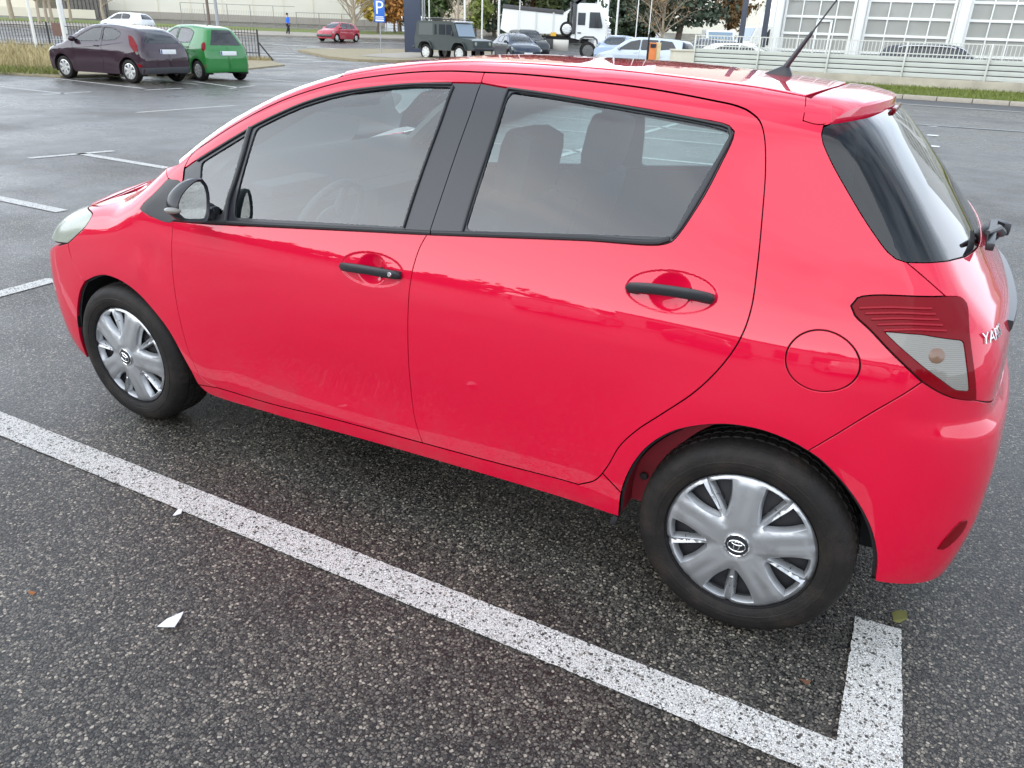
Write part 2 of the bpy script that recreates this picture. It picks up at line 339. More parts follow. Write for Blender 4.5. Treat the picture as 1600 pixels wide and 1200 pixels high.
def panel(mb, body, chart, outer, holes=(), grid=.02, gap=.0022, depth=0., flange=.012, extra=(), mi=0, disp=None, holegap=None, round_=.0018):
    outer = clean(np.asarray(outer)); holes = [clean(np.asarray(h)) for h in holes]
    if area(outer) < 0: outer = outer[::-1]
    holes = [h if area(h) > 0 else h[::-1] for h in holes]
    outer = inset(outer, gap); holes = [inset(h, -(gap if holegap is None else holegap)) for h in holes]
    V2, Fc, loops = fill(outer, holes, grid, extra)
    P, ok = getattr(body, chart)(V2)
    if not ok.all(): Fc = Fc[ok[Fc].all(1)]
    Nn = body.N(P)
    if disp is not None:
        # numeric normal of the displaced surface, from chart neighbours
        def sh(uv): Q, _ = getattr(body, chart)(uv); n = body.N(Q); return Q-n*disp(uv)[:, None]
        near = np.zeros(len(V2), bool)
        for (cx, cz, rx, rz, st) in extra: near |= ((V2[:, 0]-cx)/rx)**2+((V2[:, 1]-cz)/rz)**2 < 1.3
        if near.any():
            e = .0012; q = V2[near]; A = sh(q+[e, 0])-sh(q-[e, 0]); B = sh(q+[0, e])-sh(q-[0, e]); n = np.cross(A, B); n /= np.linalg.norm(n, axis=1, keepdims=True)+1e-12
            n *= np.sign((n*Nn[near]).sum(1, keepdims=True)); P[near] = sh(q); Nn[near] = n
    P = P-Nn*depth
    if depth == 0 or True:
        fn = np.cross(P[Fc[:, 1]]-P[Fc[:, 0]], P[Fc[:, 2]]-P[Fc[:, 0]])
        if len(Fc) and (fn*Nn[Fc[:, 0]]).sum() < 0: Fc = Fc[:, ::-1]
    mb.add(P, Fc, Nn, mi)
    if flange:
        cen = V2.mean(0)
        for li, lp in enumerate(loops):
            lp = [i for i in lp if ok[i]]
            if len(lp) < 3: continue
            p0 = P[lp]; n = Nn[lp]; t = np.roll(p0, -1, 0)-np.roll(p0, 1, 0); out = np.cross(t, n); out /= np.linalg.norm(out, axis=1, keepdims=True)+1e-12
            # outward must point away from the material
            q = V2[lp]; tq = np.roll(q, -1, 0)-np.roll(q, 1, 0); oq = np.stack([tq[:, 1], -tq[:, 0]], -1)
            # 3-D image of the chart direction that leaves the material
            sgn = 1.
            e = oq/(np.linalg.norm(oq, axis=1, keepdims=True)+1e-12)*.002; Q, k2 = getattr(body, chart)(q+e); dd = Q-(p0+n*depth)
            v = (dd*out).sum(1)[k2]
            ins = inpoly((q+e), outer)
            for h in holes: ins &= ~inpoly(q+e, h)
            if ins.mean() > .5: sgn = -1.
            if len(v) and np.median(v) < 0: sgn *= -1
            out = out*sgn; m = len(lp)
            p1 = p0+out*round_*.6-n*round_; p2 = p0+out*round_*.6-n*flange
            n1 = out*.85+n*.5; n1 /= np.linalg.norm(n1, axis=1, keepdims=True)
            VV = np.concatenate([p0, p1, p1, p2]); NN = np.concatenate([n, n1, out, out]); FF = []
            for i in range(m):
                j = (i+1) % m
                FF += [(i, j, m+j, m+i), (2*m+i, 2*m+j, 3*m+j, 3*m+i)]
            f0 = FF[0]; fnn = np.cross(VV[f0[1]]-VV[f0[0]], VV[f0[2]]-VV[f0[0]])
            if fnn@n1[0] < 0: FF = [f[::-1] for f in FF]
            mb.add(VV, FF, NN, mi)
    return mb
# ---------------------------------------------------------------- the red hatchback : body shape
class RedBody(Body):
    yc = .84
    pz = staticmethod(spl([.05, .12, .20, .30, .45, .60, .72, .80, .88, .95, 1.02, 1.10, 1.20, 1.30, 1.40, 1.52],
                          [.745, .775, .803, .824, .838, .845, .8475, .846, .836, .818, .795, .766, .724, .675, .616, .535]))
    fr = staticmethod(spl([-1.0, -.85, -.6, -.3, 0, .35, .8, 1.2], [.16, .11, .055, .024, .012, .004, 0, 0]))
    rl = staticmethod(spl([1.6, 2.2, 2.51, 2.8, 3.0, 3.2], [0, .0, .006, .030, .065, .12]))
    ru = staticmethod(spl([1.3, 1.8, 2.2, 2.6, 3.0], [0, .012, .035, .075, .125]))
    zt = staticmethod(spl([-1.0, -.82, -.70, -.5, -.2, .0, .10, .3, .55, .8, 1.1, 1.4, 1.8, 2.2, 2.55, 2.8, 3.0],
                          [.50, .67, .775, .87, .96, 1.0, 1.045, 1.178, 1.325, 1.414, 1.472, 1.494, 1.492, 1.473, 1.440, 1.405, 1.37]))
    dr = staticmethod(spl([-1.0, -.5, 0, .5, 1.0, 2.0, 3.0], [.16, .13, .10, .10, .06, .055, .06]))
    xr = staticmethod(spl([.15, .22, .35, .45, .55, .66, .71, .75, .85, .95, 1.0, 1.2, 1.4, 1.5],
                          [3.03, 3.07, 3.098, 3.108, 3.108, 3.100, 3.090, 3.062, 3.054, 3.025, 2.988, 2.815, 2.625, 2.53]))
    xf = staticmethod(spl([.15, .25, .4, .55, .7, .8, .95], [-.75, -.785, -.80, -.785, -.74, -.685, -.5]))
    def halfw(b, x, z):
        hi = np.clip((z-.85)/.5, 0, 1); hi = hi*hi*(3-2*hi)
        w = b.pz(z)-b.fr(x)*(1-.3*hi)-(b.rl(x)*(1-hi)+b.ru(x)*hi)
        for xc, am in ((0., .009), (2.51, .010)):
            r = np.hypot(x-xc, z-.30); w = w+am*np.exp(-((r-.36)/.12)**2)*np.clip((z-.12)/.15, 0, 1)
        w = w-.010*np.exp(-((x-1.15)/.60)**2)*np.exp(-((z-.43)/.13)**2)          # hollow along the lower doors
        w = w-.004*np.exp(-((x-.245)/.05)**2-((z-.76)/.07)**2)+.003*np.exp(-((x-.17)/.04)**2-((z-.70)/.05)**2)   # dent in the wing
        return w
    def F(b, P):
        x = P[..., 0]; y = np.abs(P[..., 1]-b.yc); z = P[..., 2]; q = y/.8
        f = smax(y-b.halfw(x, z), z-(b.zt(x)-b.dr(x)*q**2.4), .10)
        up = np.clip((z-.9)/.15, 0, 1)
        f = smax(f, (x-(b.xr(z)-(.085+.03*up)*q**2.5))*.8, .16-.085*up)
        return smax(f, (b.xf(z)+.232*q**2.3)-x, .14)
RB = RedBody(); YC = RB.yc
def ray(px):
    px = np.atleast_2d(np.array(px, float)); d = ((px[:, :1]-800)/CAM['f'])*AX[0]+((600-px[:, 1:])/CAM['f'])*AX[1]+AX[2]
    return d/np.linalg.norm(d, axis=1, keepdims=True)
def onbody(px):
    px = np.atleast_2d(np.array(px, float)).copy()
    for k in range(40):
        d = ray(px); P, ok = RB.cast(np.repeat(np.array([CAM['loc']]), len(d), 0), d, .8, 6.0, 520)
        if ok.all(): return P
        to = np.array([760., 420.])-px; to /= np.linalg.norm(to, axis=1, keepdims=True); px[~ok] += to[~ok]
    print('missed', px[~ok]); return P[ok]
# feature lines measured on the photograph, laid on the body surface
PXL = dict(
    top1=[(288, 262), (300, 241), (330, 219), (372, 192), (444, 156), (530, 129), (588, 119), (645, 113), (702, 111), (757, 113)],
    top2=[(757, 113), (816, 116), (916, 126), (1017, 139), (1119, 158), (1150, 165), (1172, 175), (1187, 189), (1194, 212), (1196, 262), (1190, 347), (1183, 418), (1174, 480), (1160, 522), (1138, 558), (1108, 592), (1075, 620), (1035, 646), (995, 672), (968, 697), (948, 730), (930, 750), (904, 757)],
    bseam=[(757, 113), (752, 127), (738, 165), (712, 238), (690, 303), (671, 360), (656, 386), (645, 420), (638, 470), (637, 530), (640, 590), (647, 650), (660, 692)],
    bot1=[(340, 606), (420, 630), (510, 652), (600, 676), (660, 692)],
    bot2=[(660, 692), (760, 719), (904, 757)],
    dfront=[(284, 285), (271, 345), (268, 390), (271, 440), (281, 500), (297, 555), (317, 592), (340, 606)],
    fr1=[(288, 263), (306, 250), (386, 201), (396, 195), (472, 160.5), (530, 143), (587, 134.6), (645, 130), (708, 128), (751, 129)],
    belt1=[(271, 346), (329, 350.5), (400, 354), (530, 360), (673, 367)],
    fr2=[(753, 129), (791, 136), (850, 144), (916, 154.5), (1017, 171), (1080, 183), (1119, 190), (1139, 196), (1147.5, 205), (1145, 217), (1125, 259), (1102, 303), (1080, 338), (1062, 364), (1050, 377), (1031, 382.5), (916, 376), (780, 371), (673, 367)],
    arch_r=[(967, 807), (972, 765), (989, 726), (1013, 697), (1047, 676), (1086, 666), (1139, 663.5), (1192, 673), (1240, 692), (1262, 705)],
    arch_b=[(1262, 705), (1279, 716), (1313, 750), (1342, 789), (1361, 828), (1370, 871), (1367, 908)],
    arch_f=[(310, 601), (302, 586), (285, 555), (264, 517), (239, 484), (214, 457), (189, 439), (164, 430), (149, 432), (132, 440)],
    arch_n=[(132, 440), (125, 455), (121, 480), (121, 500), (127, 534), (137, 559)],
    sill=[(310, 601), (325, 614), (420, 645), (600, 696), (800, 754), (967, 807)],
    ditch=[(278, 257), (305, 235), (335, 212), (400, 171), (480, 135.5), (560, 113.5), (640, 102), (700, 97), (760, 96), (820, 98), (880, 102), (927, 105.5), (1000, 112.5), (1068, 120.5), (1119, 127), (1180, 135), (1259, 150)],
    spl_e=[(1259, 150), (1255, 188)], spl_f=[(1255, 188), (1278, 194), (1300, 192)],
    glass_r=[(1300, 191), (1287, 197), (1284, 210), (1286, 222), (1296, 246), (1325, 299), (1364, 362), (1388, 394), (1400, 404), (1417, 409.5)],
    glass_b=[(1417, 409.5), (1445, 410), (1475, 408), (1510, 400)],
    tg1=[(1417, 409.5), (1448, 436), (1478, 463)],
    lamp_t=[(1478, 463), (1421, 463), (1360, 462), (1340, 466), (1330, 478), (1336, 493), (1359, 515), (1393, 551), (1441, 597)],
    lamp_b=[(1441, 597), (1465, 612), (1489, 622), (1524, 626)],
    lamp_r=[(1524, 626), (1521, 574), (1514, 520), (1509, 474), (1502, 465), (1478, 463)],
    seam_b=[(1441, 597), (1380, 635), (1320, 671), (1262, 705)],
    lampw=[(1378, 517), (1440, 522), (1504, 531), (1510, 575), (1513, 612), (1490, 610), (1440, 573), (1405, 543)],
    wedge=[(263, 279), (240, 303), (224, 318), (218.5, 326), (235, 338), (271, 346), (284, 285)],
    pil=[(261, 262), (263, 279)],
    hoodlow=[(141, 321), (163, 321), (192, 314), (222, 304), (246, 287), (261, 262)],
    hbump=[(132, 440), (121, 424), (111, 402), (106, 380)],
    head_b=[(106, 380), (118, 369), (135, 352), (144, 337), (141, 321)],
)
U = {}
def seg(n, chart='S', ds=.012):
    rev = n.startswith('-'); n = n.lstrip('-')
    if (n, chart) not in U: U[n, chart] = crom(RB.to(onbody(PXL[n]), chart), ds)
    return U[n, chart][::-1] if rev else U[n, chart]
def path(*names, chart='S'): return np.concatenate([seg(n, chart) if isinstance(n, str) else np.atleast_2d(n) for n in names])
RED = thing('red_hatchback', 'glossy red five-door hatchback with silver wheel covers, parked beside the white line in the foreground', 'car', (1.25, YC, 0))
ROFF = (1.25, YC, 0)
BACK = MB()                      # black inner shell behind the shut lines
MIRS = []
def skin(name, mats, polys, parent=RED, mirror=True, back=True, label=None, **kw):
    """polys: list of (chart, outline, holes, options)"""
    mb = MB()
    for (chart, outer, holes, opt) in polys:
        o = dict(kw); o.update(opt); panel(mb, RB, chart, outer, holes, **o)
        if back:
            g = dict(grid=.05, gap=-.006, depth=(.013 if o.get('disp') is None else .030)+o.get('depth', 0), flange=0, holegap=-.004); b_ = MB(); panel(b_, RB, chart, outer, holes, **g)
            b_.n = [n*1 for n in b_.n]; BACK.v += b_.v; BACK.n += b_.n; BACK.f += [tuple(i+BACK.k for i in f) for f in b_.f]; BACK.m += b_.m; BACK.k += b_.k
    o = mb.build(name, mats, parent, ROFF)
    if label: o['label'] = label
    o2 = None
    if mirror:
        par2 = MIRS[-1] if mirror == 'sub' else parent
        o2 = mb.mirrored(YC).build(name, mats, par2, ROFF)
    return o, o2
def handle_disp(c, s=1.):
    def f(uv):
        x, z = (uv[:, 0]-c[0]), (uv[:, 1]-c[1]); z = z-.03*x; r = np.sqrt((x/.124)**2+(z/.053)**2); t = np.clip((1-r)/.07, 0, 1); t = t*t*(3-2*t)
        q = np.sqrt((x/.058)**2+(z/.049)**2); return .0032*t+.020*np.clip(1-q*q, 0, 1)**1.2
    return f
hf = RB.to(onbody([(580, 421)]), 'S')[0]; hr = RB.to(onbody([(1047, 456)]), 'S')[0]
# front door
U['bs_lo', 'S'] = None
bs = RB.to(onbody(PXL['bseam']), 'S'); U['bs_hi', 'S'] = crom(bs[1:6], .012); U['bs_lo', 'S'] = crom(bs[5:], .012); U['bs_top', 'S'] = crom(bs[:2], .012)
df = RB.to(onbody(PXL['dfront']), 'S'); U['df_lo', 'S'] = crom(df[1:], .012); U['df_hi', 'S'] = crom(df[:2], .012)
FD, FD2 = skin('front_door', M['red'], [
    ('S', path('-belt1', 'df_lo', 'bot1', '-bs_lo')[:-1], [], dict(extra=[(*hf, .15, .07, .0033)], disp=handle_disp(hf))),
    ('S', path('top1', 'bs_top', '-fr1'), [], dict(flange=.02))], grid=.018)
MIRS.append(FD2)
def outl(px, chart='S', ds=.012, closed=True):
    p = RB.to(onbody(px), chart); return crom(np.concatenate([p, p[:1]]) if closed else p, ds)
def corner(px, chart='S', ds=.012, r=.012):
    """polygon with slightly rounded corners"""
    p = RB.to(onbody(px), chart); out = []
    for i in range(len(p)):
        a, b_, c = p[i-1], p[i], p[(i+1) % len(p)]; u = (a-b_); v = (c-b_); k = min(r, .3*np.linalg.norm(u), .3*np.linalg.norm(v)); u /= np.linalg.norm(u); v /= np.linalg.norm(v)
        out += [b_+u*k, b_+(u+v)*k*.28, b_+v*k]
    q = np.array(out+[out[0]]); res = []
    for i in range(len(q)-1):
        n = max(1, int(np.linalg.norm(q[i+1]-q[i])/ds)); res.append(q[i]+(q[i+1]-q[i])*np.linspace(0, 1, n, endpoint=False)[:, None])
    return np.concatenate(res)
QG = [(313, 254), (348, 232), (384, 210), (376, 240), (352, 312), (345, 336), (322, 333), (311, 285)]
FG = [(399, 200.5), (435, 182), (472, 165.5), (515, 152), (559, 142), (605, 136), (645, 133), (708, 134), (690, 180), (660, 262), (628, 354.5), (500, 347), (364, 340), (366, 316), (380, 262)]
RG = [(797, 140), (850, 148), (920, 160), (984, 172.5), (1060, 185), (1110, 195), (1137, 203.5), (1139, 211), (1122, 243), (1085, 303), (1056, 358), (1046, 370), (900, 365), (725, 360), (752, 276)]
skin('window_frame', M['gloss_black'], [('S', path('df_hi', 'belt1', '-bs_hi', '-fr1'), [corner(QG), corner(FG)], dict(depth=.003, flange=.012, holegap=.001))], FD, 'sub', back=False)
skin('window_glass', M['glass'], [('S', corner(FG), [], dict(gap=-.005, depth=.0085, flange=0))], FD, 'sub', back=False)
skin('quarter_glass', M['glass'], [('S', corner(QG), [], dict(gap=-.005, depth=.0085, flange=0))], FD, 'sub', back=False)
# rear door
RD, RD2 = skin('rear_door', M['red'], [('S', path('top2', '-bot2', '-bs_lo', '-fr2', '-bs_top'), [], dict(extra=[(*hr, .15, .07, .0033)], disp=handle_disp(hr), flange=.016))], grid=.018)
MIRS.append(RD2)
skin('window_frame', M['gloss_black'], [('S', path('fr2', '-bs_hi'), [corner(RG, r=.02)], dict(depth=.003, flange=.012, holegap=.001))], RD, 'sub', back=False)
skin('window_glass', M['glass'], [('S', corner(RG, r=.02), [], dict(gap=-.005, depth=.0085, flange=0))], RD, 'sub', back=False)
def strip(name, m, pxs, w, h, parent, off=.0, n=8):
    """raised rubber or trim bead along a line on the body"""
    c = crom(RB.to(onbody(pxs), 'S'), .02); P, ok = RB.S(c); P = P[ok]; Nn = RB.N(P); T = np.gradient(P, axis=0); T /= np.linalg.norm(T, axis=1, keepdims=True); B = np.cross(T, Nn)
    a = np.linspace(0, 2*np.pi, n, endpoint=False); V = np.concatenate([P[i]+Nn[i]*off+np.cos(a)[:, None]*B[i]*w+np.sin(a)[:, None]*Nn[i]*h for i in range(len(P))])
    Fc = [(i*n+k, i*n+(k+1) % n, (i+1)*n+(k+1) % n, (i+1)*n+k) for i in range(len(P)-1) for k in range(n)]+[tuple(range(n))[::-1], tuple((len(P)-1)*n+k for k in range(n))]
    mb = MB(); mb.add(V, Fc); return mb.build(name, m, parent, ROFF), mb
for par, par2, ln in ((FD, FD2, [(272, 343), (329, 346), (400, 350), (530, 356.5), (673, 364)]), (RD, RD2, [(675, 364), (780, 367.5), (916, 372.5), (1030, 378), (1046, 373)])):
    o, mb = strip('belt_moulding', M['rubber'], ln, .0075, .006, par, .0); mb.mirrored(YC).build('belt_moulding', M['rubber'], par2, ROFF)
for par, par2, ln in ((FD, FD2, [(308, 251), (386, 203), (398, 196), (472, 162), (530, 145), (587, 136.5), (645, 131.5), (706, 131)]), (RD, RD2, [(794, 138), (850, 146), (916, 157), (1017, 174), (1110, 191.5), (1139, 199.5), (1143, 212), (1124, 250), (1099, 298), (1060, 360), (1049, 372)]),
                      (RD, RD2, [(794, 138), (770, 210), (745, 285), (722, 362)]), (FD, FD2, [(708, 134), (690, 183), (660, 265), (630, 356)])):
    o, mb = strip('window_seal', M['rubber'], ln, .004, .004, par, .0); mb.mirrored(YC).build('window_seal', M['rubber'], par2, ROFF)
o, mb = strip('window_divider', M['black_trim'], [(391, 199), (380, 238), (366, 285), (357, 312), (352, 345)], .008, .007, FD, .001)
# handles
def handle(c, par, par2, lock):
    mb = MB(); L_ = .117; n = 24; t = np.linspace(-1, 1, n); uv = np.stack([c[0]+t*L_, c[1]+.03*t*L_-.004*(t*t)], -1); P, ok = RB.S(uv); Nn = RB.N(P)
    tall = .0152*(1-.15*np.abs(t)**3)*np.sqrt(np.clip(1-(np.abs(t)-.93).clip(0)/.075, .05, 1)); hh = .008+.016*(1-np.abs(t)**4)
    a = np.linspace(0, 2*np.pi, 12, endpoint=False); ca, sa = np.sign(np.cos(a))*np.abs(np.cos(a))**.6, np.sign(np.sin(a))*np.abs(np.sin(a))**.6
    V = np.concatenate([P[i]+Nn[i]*hh[i]+ca[:, None]*np.array([0, 0, tall[i]])+sa[:, None]*Nn[i]*(.006+.004*(1-abs(t[i]))) for i in range(n)]); m = 12
    Fc = [(i*m+k, i*m+(k+1) % m, (i+1)*m+(k+1) % m, (i+1)*m+k) for i in range(n-1) for k in range(m)]+[tuple(range(m))[::-1], tuple((n-1)*m+k for k in range(m))]
    mb.add(V, Fc)
    for s in (-1, 1): mb.box(P[0 if s < 0 else -1]+s*np.array([-.02, 0, 0])+Nn[0]*.002, (.034, .022, .024), bev=.006)
    mb.build('door_handle', M['black_trim'], par, ROFF, angle=R(50)); mb.mirrored(YC).build('door_handle', M['black_trim'], par2, ROFF)
    g = MB(); g.box(P[int(n*.72)]+Nn[0]*.0205, (.0022, .012, .034), bev=0); g.build('handle_seam', M['under'], par, ROFF)
    if lock:
        k = MB(); Mx = Matrix.Translation(P[int(n*.86)]+Nn[0]*.024); k.lathe([(0, .003), (.007, .003), (.0085, 0), (.009, -.008)], Mx, 20); k.box(np.array(P[int(n*.86)])+Nn[0]*.0272, (.0015, .001, .008)); k.build('lock_cylinder', M['chrome'], par, ROFF)
handle(hf, FD, FD2, True); handle(hr, RD, RD2, False)
# wing, sill, quarter panel
arch_f_end = seg('arch_f')[0]
hood_px = [(141, 321), (160, 315), (180, 309), (215, 298), (240, 280), (261, 262)]
PXL['hoodseam'] = hood_px
skin('front_wing', M['red'], [('S', path('hoodseam', 'pil', [tuple(p) for p in RB.to(onbody([(263, 279), (240, 303), (224, 318), (218.5, 326), (235, 338), (271, 346)]), 'S')], 'df_lo', '-sillf', 'arch_f', 'hbump', 'head_b') if False else
      np.concatenate([seg('hoodlow'), seg('pil'), crom(RB.to(onbody([(263, 279), (240, 303), (224, 318), (218.5, 326)]), 'S')), crom(RB.to(onbody([(218.5, 326), (235, 338), (271, 346)]), 'S')), U['df_lo', 'S'], seg('arch_f'), seg('hbump'), seg('head_b')]), [], dict(flange=.016)),
    ('T', np.concatenate([seg('hoodseam', 'T'), seg('-hoodlow', 'T')]), [], dict(flange=0, gap=-.0015, depth=.0003, grid=.012))], grid=.016)
skin('mirror_sail', M['black_trim'], [('S', crom(RB.to(onbody(PXL['wedge']+PXL['wedge'][:1]), 'S'), .02), [], dict(depth=-.002, flange=.01))], back=False)
sl = np.concatenate([seg('sill'), RB.to(onbody([(967, 807)]), 'S'), crom(RB.to(onbody([(967, 807), (972, 765), (978, 748), (968, 697), (948, 730)]), 'S'))[:0]])
U['t2_lo', 'S'] = crom(RB.to(onbody(PXL['top2'][-6:]), 'S')); ar = seg('arch_r'); k = 8
sill_out = np.concatenate([seg('sill'), ar[:k], [U['t2_lo', 'S'][-9]], U['t2_lo', 'S'][-8:], seg('-bot2'), seg('-bot1')])
skin('sill', M['red'], [('S', sill_out, [], dict(flange=.03))], grid=.03)
fc = RB.to(onbody([(1283.4, 565.6)]), 'S')[0]; a = np.linspace(0, 2*np.pi, 60, endpoint=False); fcirc = fc+np.stack([np.cos(a)*.0735, np.sin(a)*.0735], -1)
t2h = crom(RB.to(onbody(PXL['top2'][8:]), 'S'))
QP, QP2 = skin('quarter_panel', M['red'], [
    ('S', np.concatenate([crom(RB.to(onbody(PXL['top2']), 'S'))[:-8][::-1], seg('-top1')[1:], crom(RB.to(onbody([(288, 262), (284, 285), (263, 279)]), 'S'))[1:], seg('-pil')[1:], crom(RB.to(onbody([(261, 262), (278, 257)]), 'S'))[1:], seg('ditch')[1:], seg('spl_e')[1:], seg('spl_f')[1:], seg('glass_r'), seg('tg1')[1:], seg('lamp_t')[1:], seg('seam_b')[1:], ar[k-1:][::-1]]), [fcirc], {})], grid=.016)
MIRS.append(QP2)
skin('fuel_flap', M['red'], [('S', fcirc, [], dict(grid=.014, disp=None, gap=.003))], QP, False)
skin('spoiler_cheek', M['red'], [('S', path('spl_e', 'spl_f', [tuple(RB.to(onbody([(1300, 163)]), 'S')[0])]), [], dict(grid=.012))], QP, 'sub', back=False)
# roof, screen, bonnet (seen from above)
dT = RB.to(onbody(PXL['ditch']), 'T'); dT = dT[np.argsort(dT[:, 0])]; dS = crom(dT, .02); di = dT[dT[:, 0] > .0]
def sym(p): q = p[::-1].copy(); q[:, 1] = 2*YC-q[:, 1]; return np.concatenate([p, q])
xs = .98; fr_i = dS[dS[:, 0] < xs]; rf_i = dS[dS[:, 0] >= xs]
def across(a, x_mid, n=30, pw=2.0):
    """curve from a to its mirror image through x_mid on the centre line"""
    t = np.linspace(1, -1, n); hw = YC-a[1]; return np.stack([x_mid+(a[0]-x_mid)*np.abs(t)**pw, YC-hw*t], -1)
gapc = across(rf_i[-1], 2.455, 40); roof_f = across(rf_i[0], .86, 40)
roof = np.concatenate([rf_i, gapc[1:-1], np.stack([rf_i[::-1, 0], 2*YC-rf_i[::-1, 1]], -1), roof_f[::-1][1:-1]])
skin('roof_panel', M['red'], [('T', roof, [], dict(grid=.03, gap=.004, flange=.016))], mirror=False)
cowl = across(fr_i[0], -.06, 40); scr = np.concatenate([fr_i, roof_f[1:-1], np.stack([fr_i[::-1, 0], 2*YC-fr_i[::-1, 1]], -1), cowl[::-1][1:-1]])
skin('windscreen', M['glass'], [('T', scr, [], dict(grid=.03, depth=.004, flange=0))], mirror=False, back=False)
hs = RB.to(onbody(hood_px), 'T'); hs = crom(hs, .02); hs = hs[np.argsort(hs[:, 0])]; hfnt = across(hs[0], -.70, 40, 2.2); hbk = across(hs[-1], -.075, 40)
hood = np.concatenate([hs, hbk[1:-1], np.stack([hs[::-1, 0], 2*YC-hs[::-1, 1]], -1), hfnt[::-1][1:-1]])
skin('bonnet', M['red'], [('T', hood, [], dict(grid=.03))], mirror=False)
# front bumper and headlamps
def symS(p, sc): q = p[::-1].copy(); q[:, 0] = 2*sc-q[:, 0]; return np.concatenate([p, q])
hb = seg('hbump'); nb = seg('arch_n'); hz = hb[-1]; sf = RB.sf
nose = np.concatenate([nb[::-1], hb, [[hz[0]-.06, hz[1]-.03], [sf+.25, .66], [sf, .655]]]); bot = np.array([[sf, .17], [sf+.3, .17]])
skin('front_bumper', M['red'], [('S', symS(np.concatenate([bot[:1]*1, bot[1:], nose])[::-1] if False else np.concatenate([[[sf, .17]], [[sf+.4, .17]], nose]), sf), [], dict(grid=.03))], mirror=False)
hbl = seg('head_b'); ht = RB.to(onbody([(141, 321)]), 'S')[0]
hl = np.concatenate([hbl, crom(np.array([ht, [ht[0]-.09, ht[1]-.035], [ht[0]-.19, ht[1]-.10], [ht[0]-.24, ht[1]-.15]])), crom(np.array([[ht[0]-.24, ht[1]-.15], [hz[0]-.08, hz[1]-.012], hz]))])
skin('headlamp', M['head'], [('S', hl, [], dict(grid=.02, depth=-.001))])
# rear bumper, tailgate, lamps, rear window (chart S wraps round to the far side)
sc = RB.sc; tz = RB.to(onbody([(1524, 626)]), 'S')[0]
rb = np.concatenate([seg('arch_b')[::-1], seg('-seam_b'), seg('lamp_b'), crom(np.array([tz, [tz[0]+.1, tz[1]-.035], [sc-.35, tz[1]-.06], [sc, tz[1]-.06]]))])
lo = RB.to(onbody([(1367, 908)]), 'S')[0]; rbl = crom(np.array([[sc, .25], [sc-.4, .245], [lo[0]+.12, lo[1]-.012], lo]))
skin('rear_bumper', M['red'], [('S', symS(np.concatenate([rbl, rb]), sc), [], dict(grid=.022, flange=.02))], mirror=False)
RBU = bpy.data.objects['rear_bumper']
gb = seg('glass_b'); gq = gb[-1]; gbl = np.concatenate([gb, crom(np.array([gq, [sc-.35, gq[1]-.012], [sc, gq[1]-.015]]))])
tgp = np.concatenate([crom(np.array([[sc, tz[1]-.056], [sc-.35, tz[1]-.056], [tz[0]+.1, tz[1]-.031], tz])), seg('lamp_r'), seg('-tg1'), gbl])
skin('tailgate', M['red'], [('S', symS(tgp, sc), [], dict(grid=.02))], mirror=False); TG = bpy.data.objects['tailgate']
gr = seg('glass_r'); rwp = np.concatenate([gbl[::-1], gr[::-1], crom(np.array([gr[0], [gr[0][0]+.12, gr[0][1]+.012], [sc-.3, gr[0][1]+.02], [sc, gr[0][1]+.022]]))])
skin('rear_window', M['glass_dark'], [('S', symS(rwp, sc), [], dict(grid=.025, depth=.003, flange=.008))], TG, False, back=False)
lo_ = np.concatenate([seg('lamp_t'), seg('lamp_b'), seg('lamp_r')])
TL, TL2 = skin('tail_lamp', M['lamp_red'], [('S', lo_, [corner(PXL['lampw'], r=.008)], dict(grid=.016, depth=-.005, flange=.016, holegap=0, gap=.0025))])
MIRS.append(TL2)
skin('clear_lens', M['lamp_clear'], [('S', corner(PXL['lampw'], r=.008), [], dict(grid=.016, depth=-.003, flange=0))], TL, 'sub')
# ---------------------------------------------------------------- the red hatchback : the rest
BM = BACK.mirrored(YC)
for q in (BM,): BACK.v += q.v; BACK.n += q.n; BACK.f += [tuple(i+BACK.k for i in f) for f in q.f]; BACK.m += q.m; BACK.k += q.k
BACK.build('inner_shell', M['under'], RED, ROFF)
def ongate(px, y):
    d = ray(px)[0]; t = (y-CAM['loc'][1])/d[1]; return np.array(CAM['loc'])+t*d
# spoiler over the rear window
mb = MB(); ys = np.linspace(-.535, .535, 41); rows = []
for y in ys:
    q = abs(y)/.535; xg = 2.455+(rf_i[-1][0]-2.455)*q**2.0+.009; Pg = RB.T([(xg, YC+y)])[0][0]
    xt = 2.612-.112*q**2.3; Zg = Pg[2]; zt_ = Zg-.020-.003*q**2; xm = (xg+xt)/2
    rows.append([Pg-[0, 0, .010], Pg, [xm, YC+y, (Zg+zt_)/2+.006], [xt-.008, YC+y, zt_+.0015], [xt, YC+y, zt_-.004], [xt+.005, YC+y, zt_-.052], [xt-.002, YC+y, zt_-.060], [xt-.07, YC+y, zt_-.060]])
V = np.array(rows); n_, m_ = V.shape[:2]
Fc = [(i*m_+k, i*m_+k+1, (i+1)*m_+k+1, (i+1)*m_+k) for i in range(n_-1) for k in range(m_-1)]+[tuple(range(m_)), tuple((n_-1)*m_+k for k in range(m_))[::-1]]
mb.add(V.reshape(-1, 3), Fc); mb.build('spoiler', M['red'], RED, ROFF, angle=R(18)); SPO = bpy.data.objects['spoiler']
mb = MB(); mb.box((2.622, YC, 1.395), (.012, .30, .016), bev=.004); mb.build('brake_light', M['lamp_red'], SPO, ROFF)
# reflector in the rear bumper
skin('reflector', M['lamp_red'], [('S', outl([(1463, 858), (1478, 838), (1500, 815), (1511, 811), (1508, 823), (1490, 846), (1472, 859)]), [], dict(grid=.015, depth=-.003, flange=.006))], RBU, 'sub' if False else False, back=False)
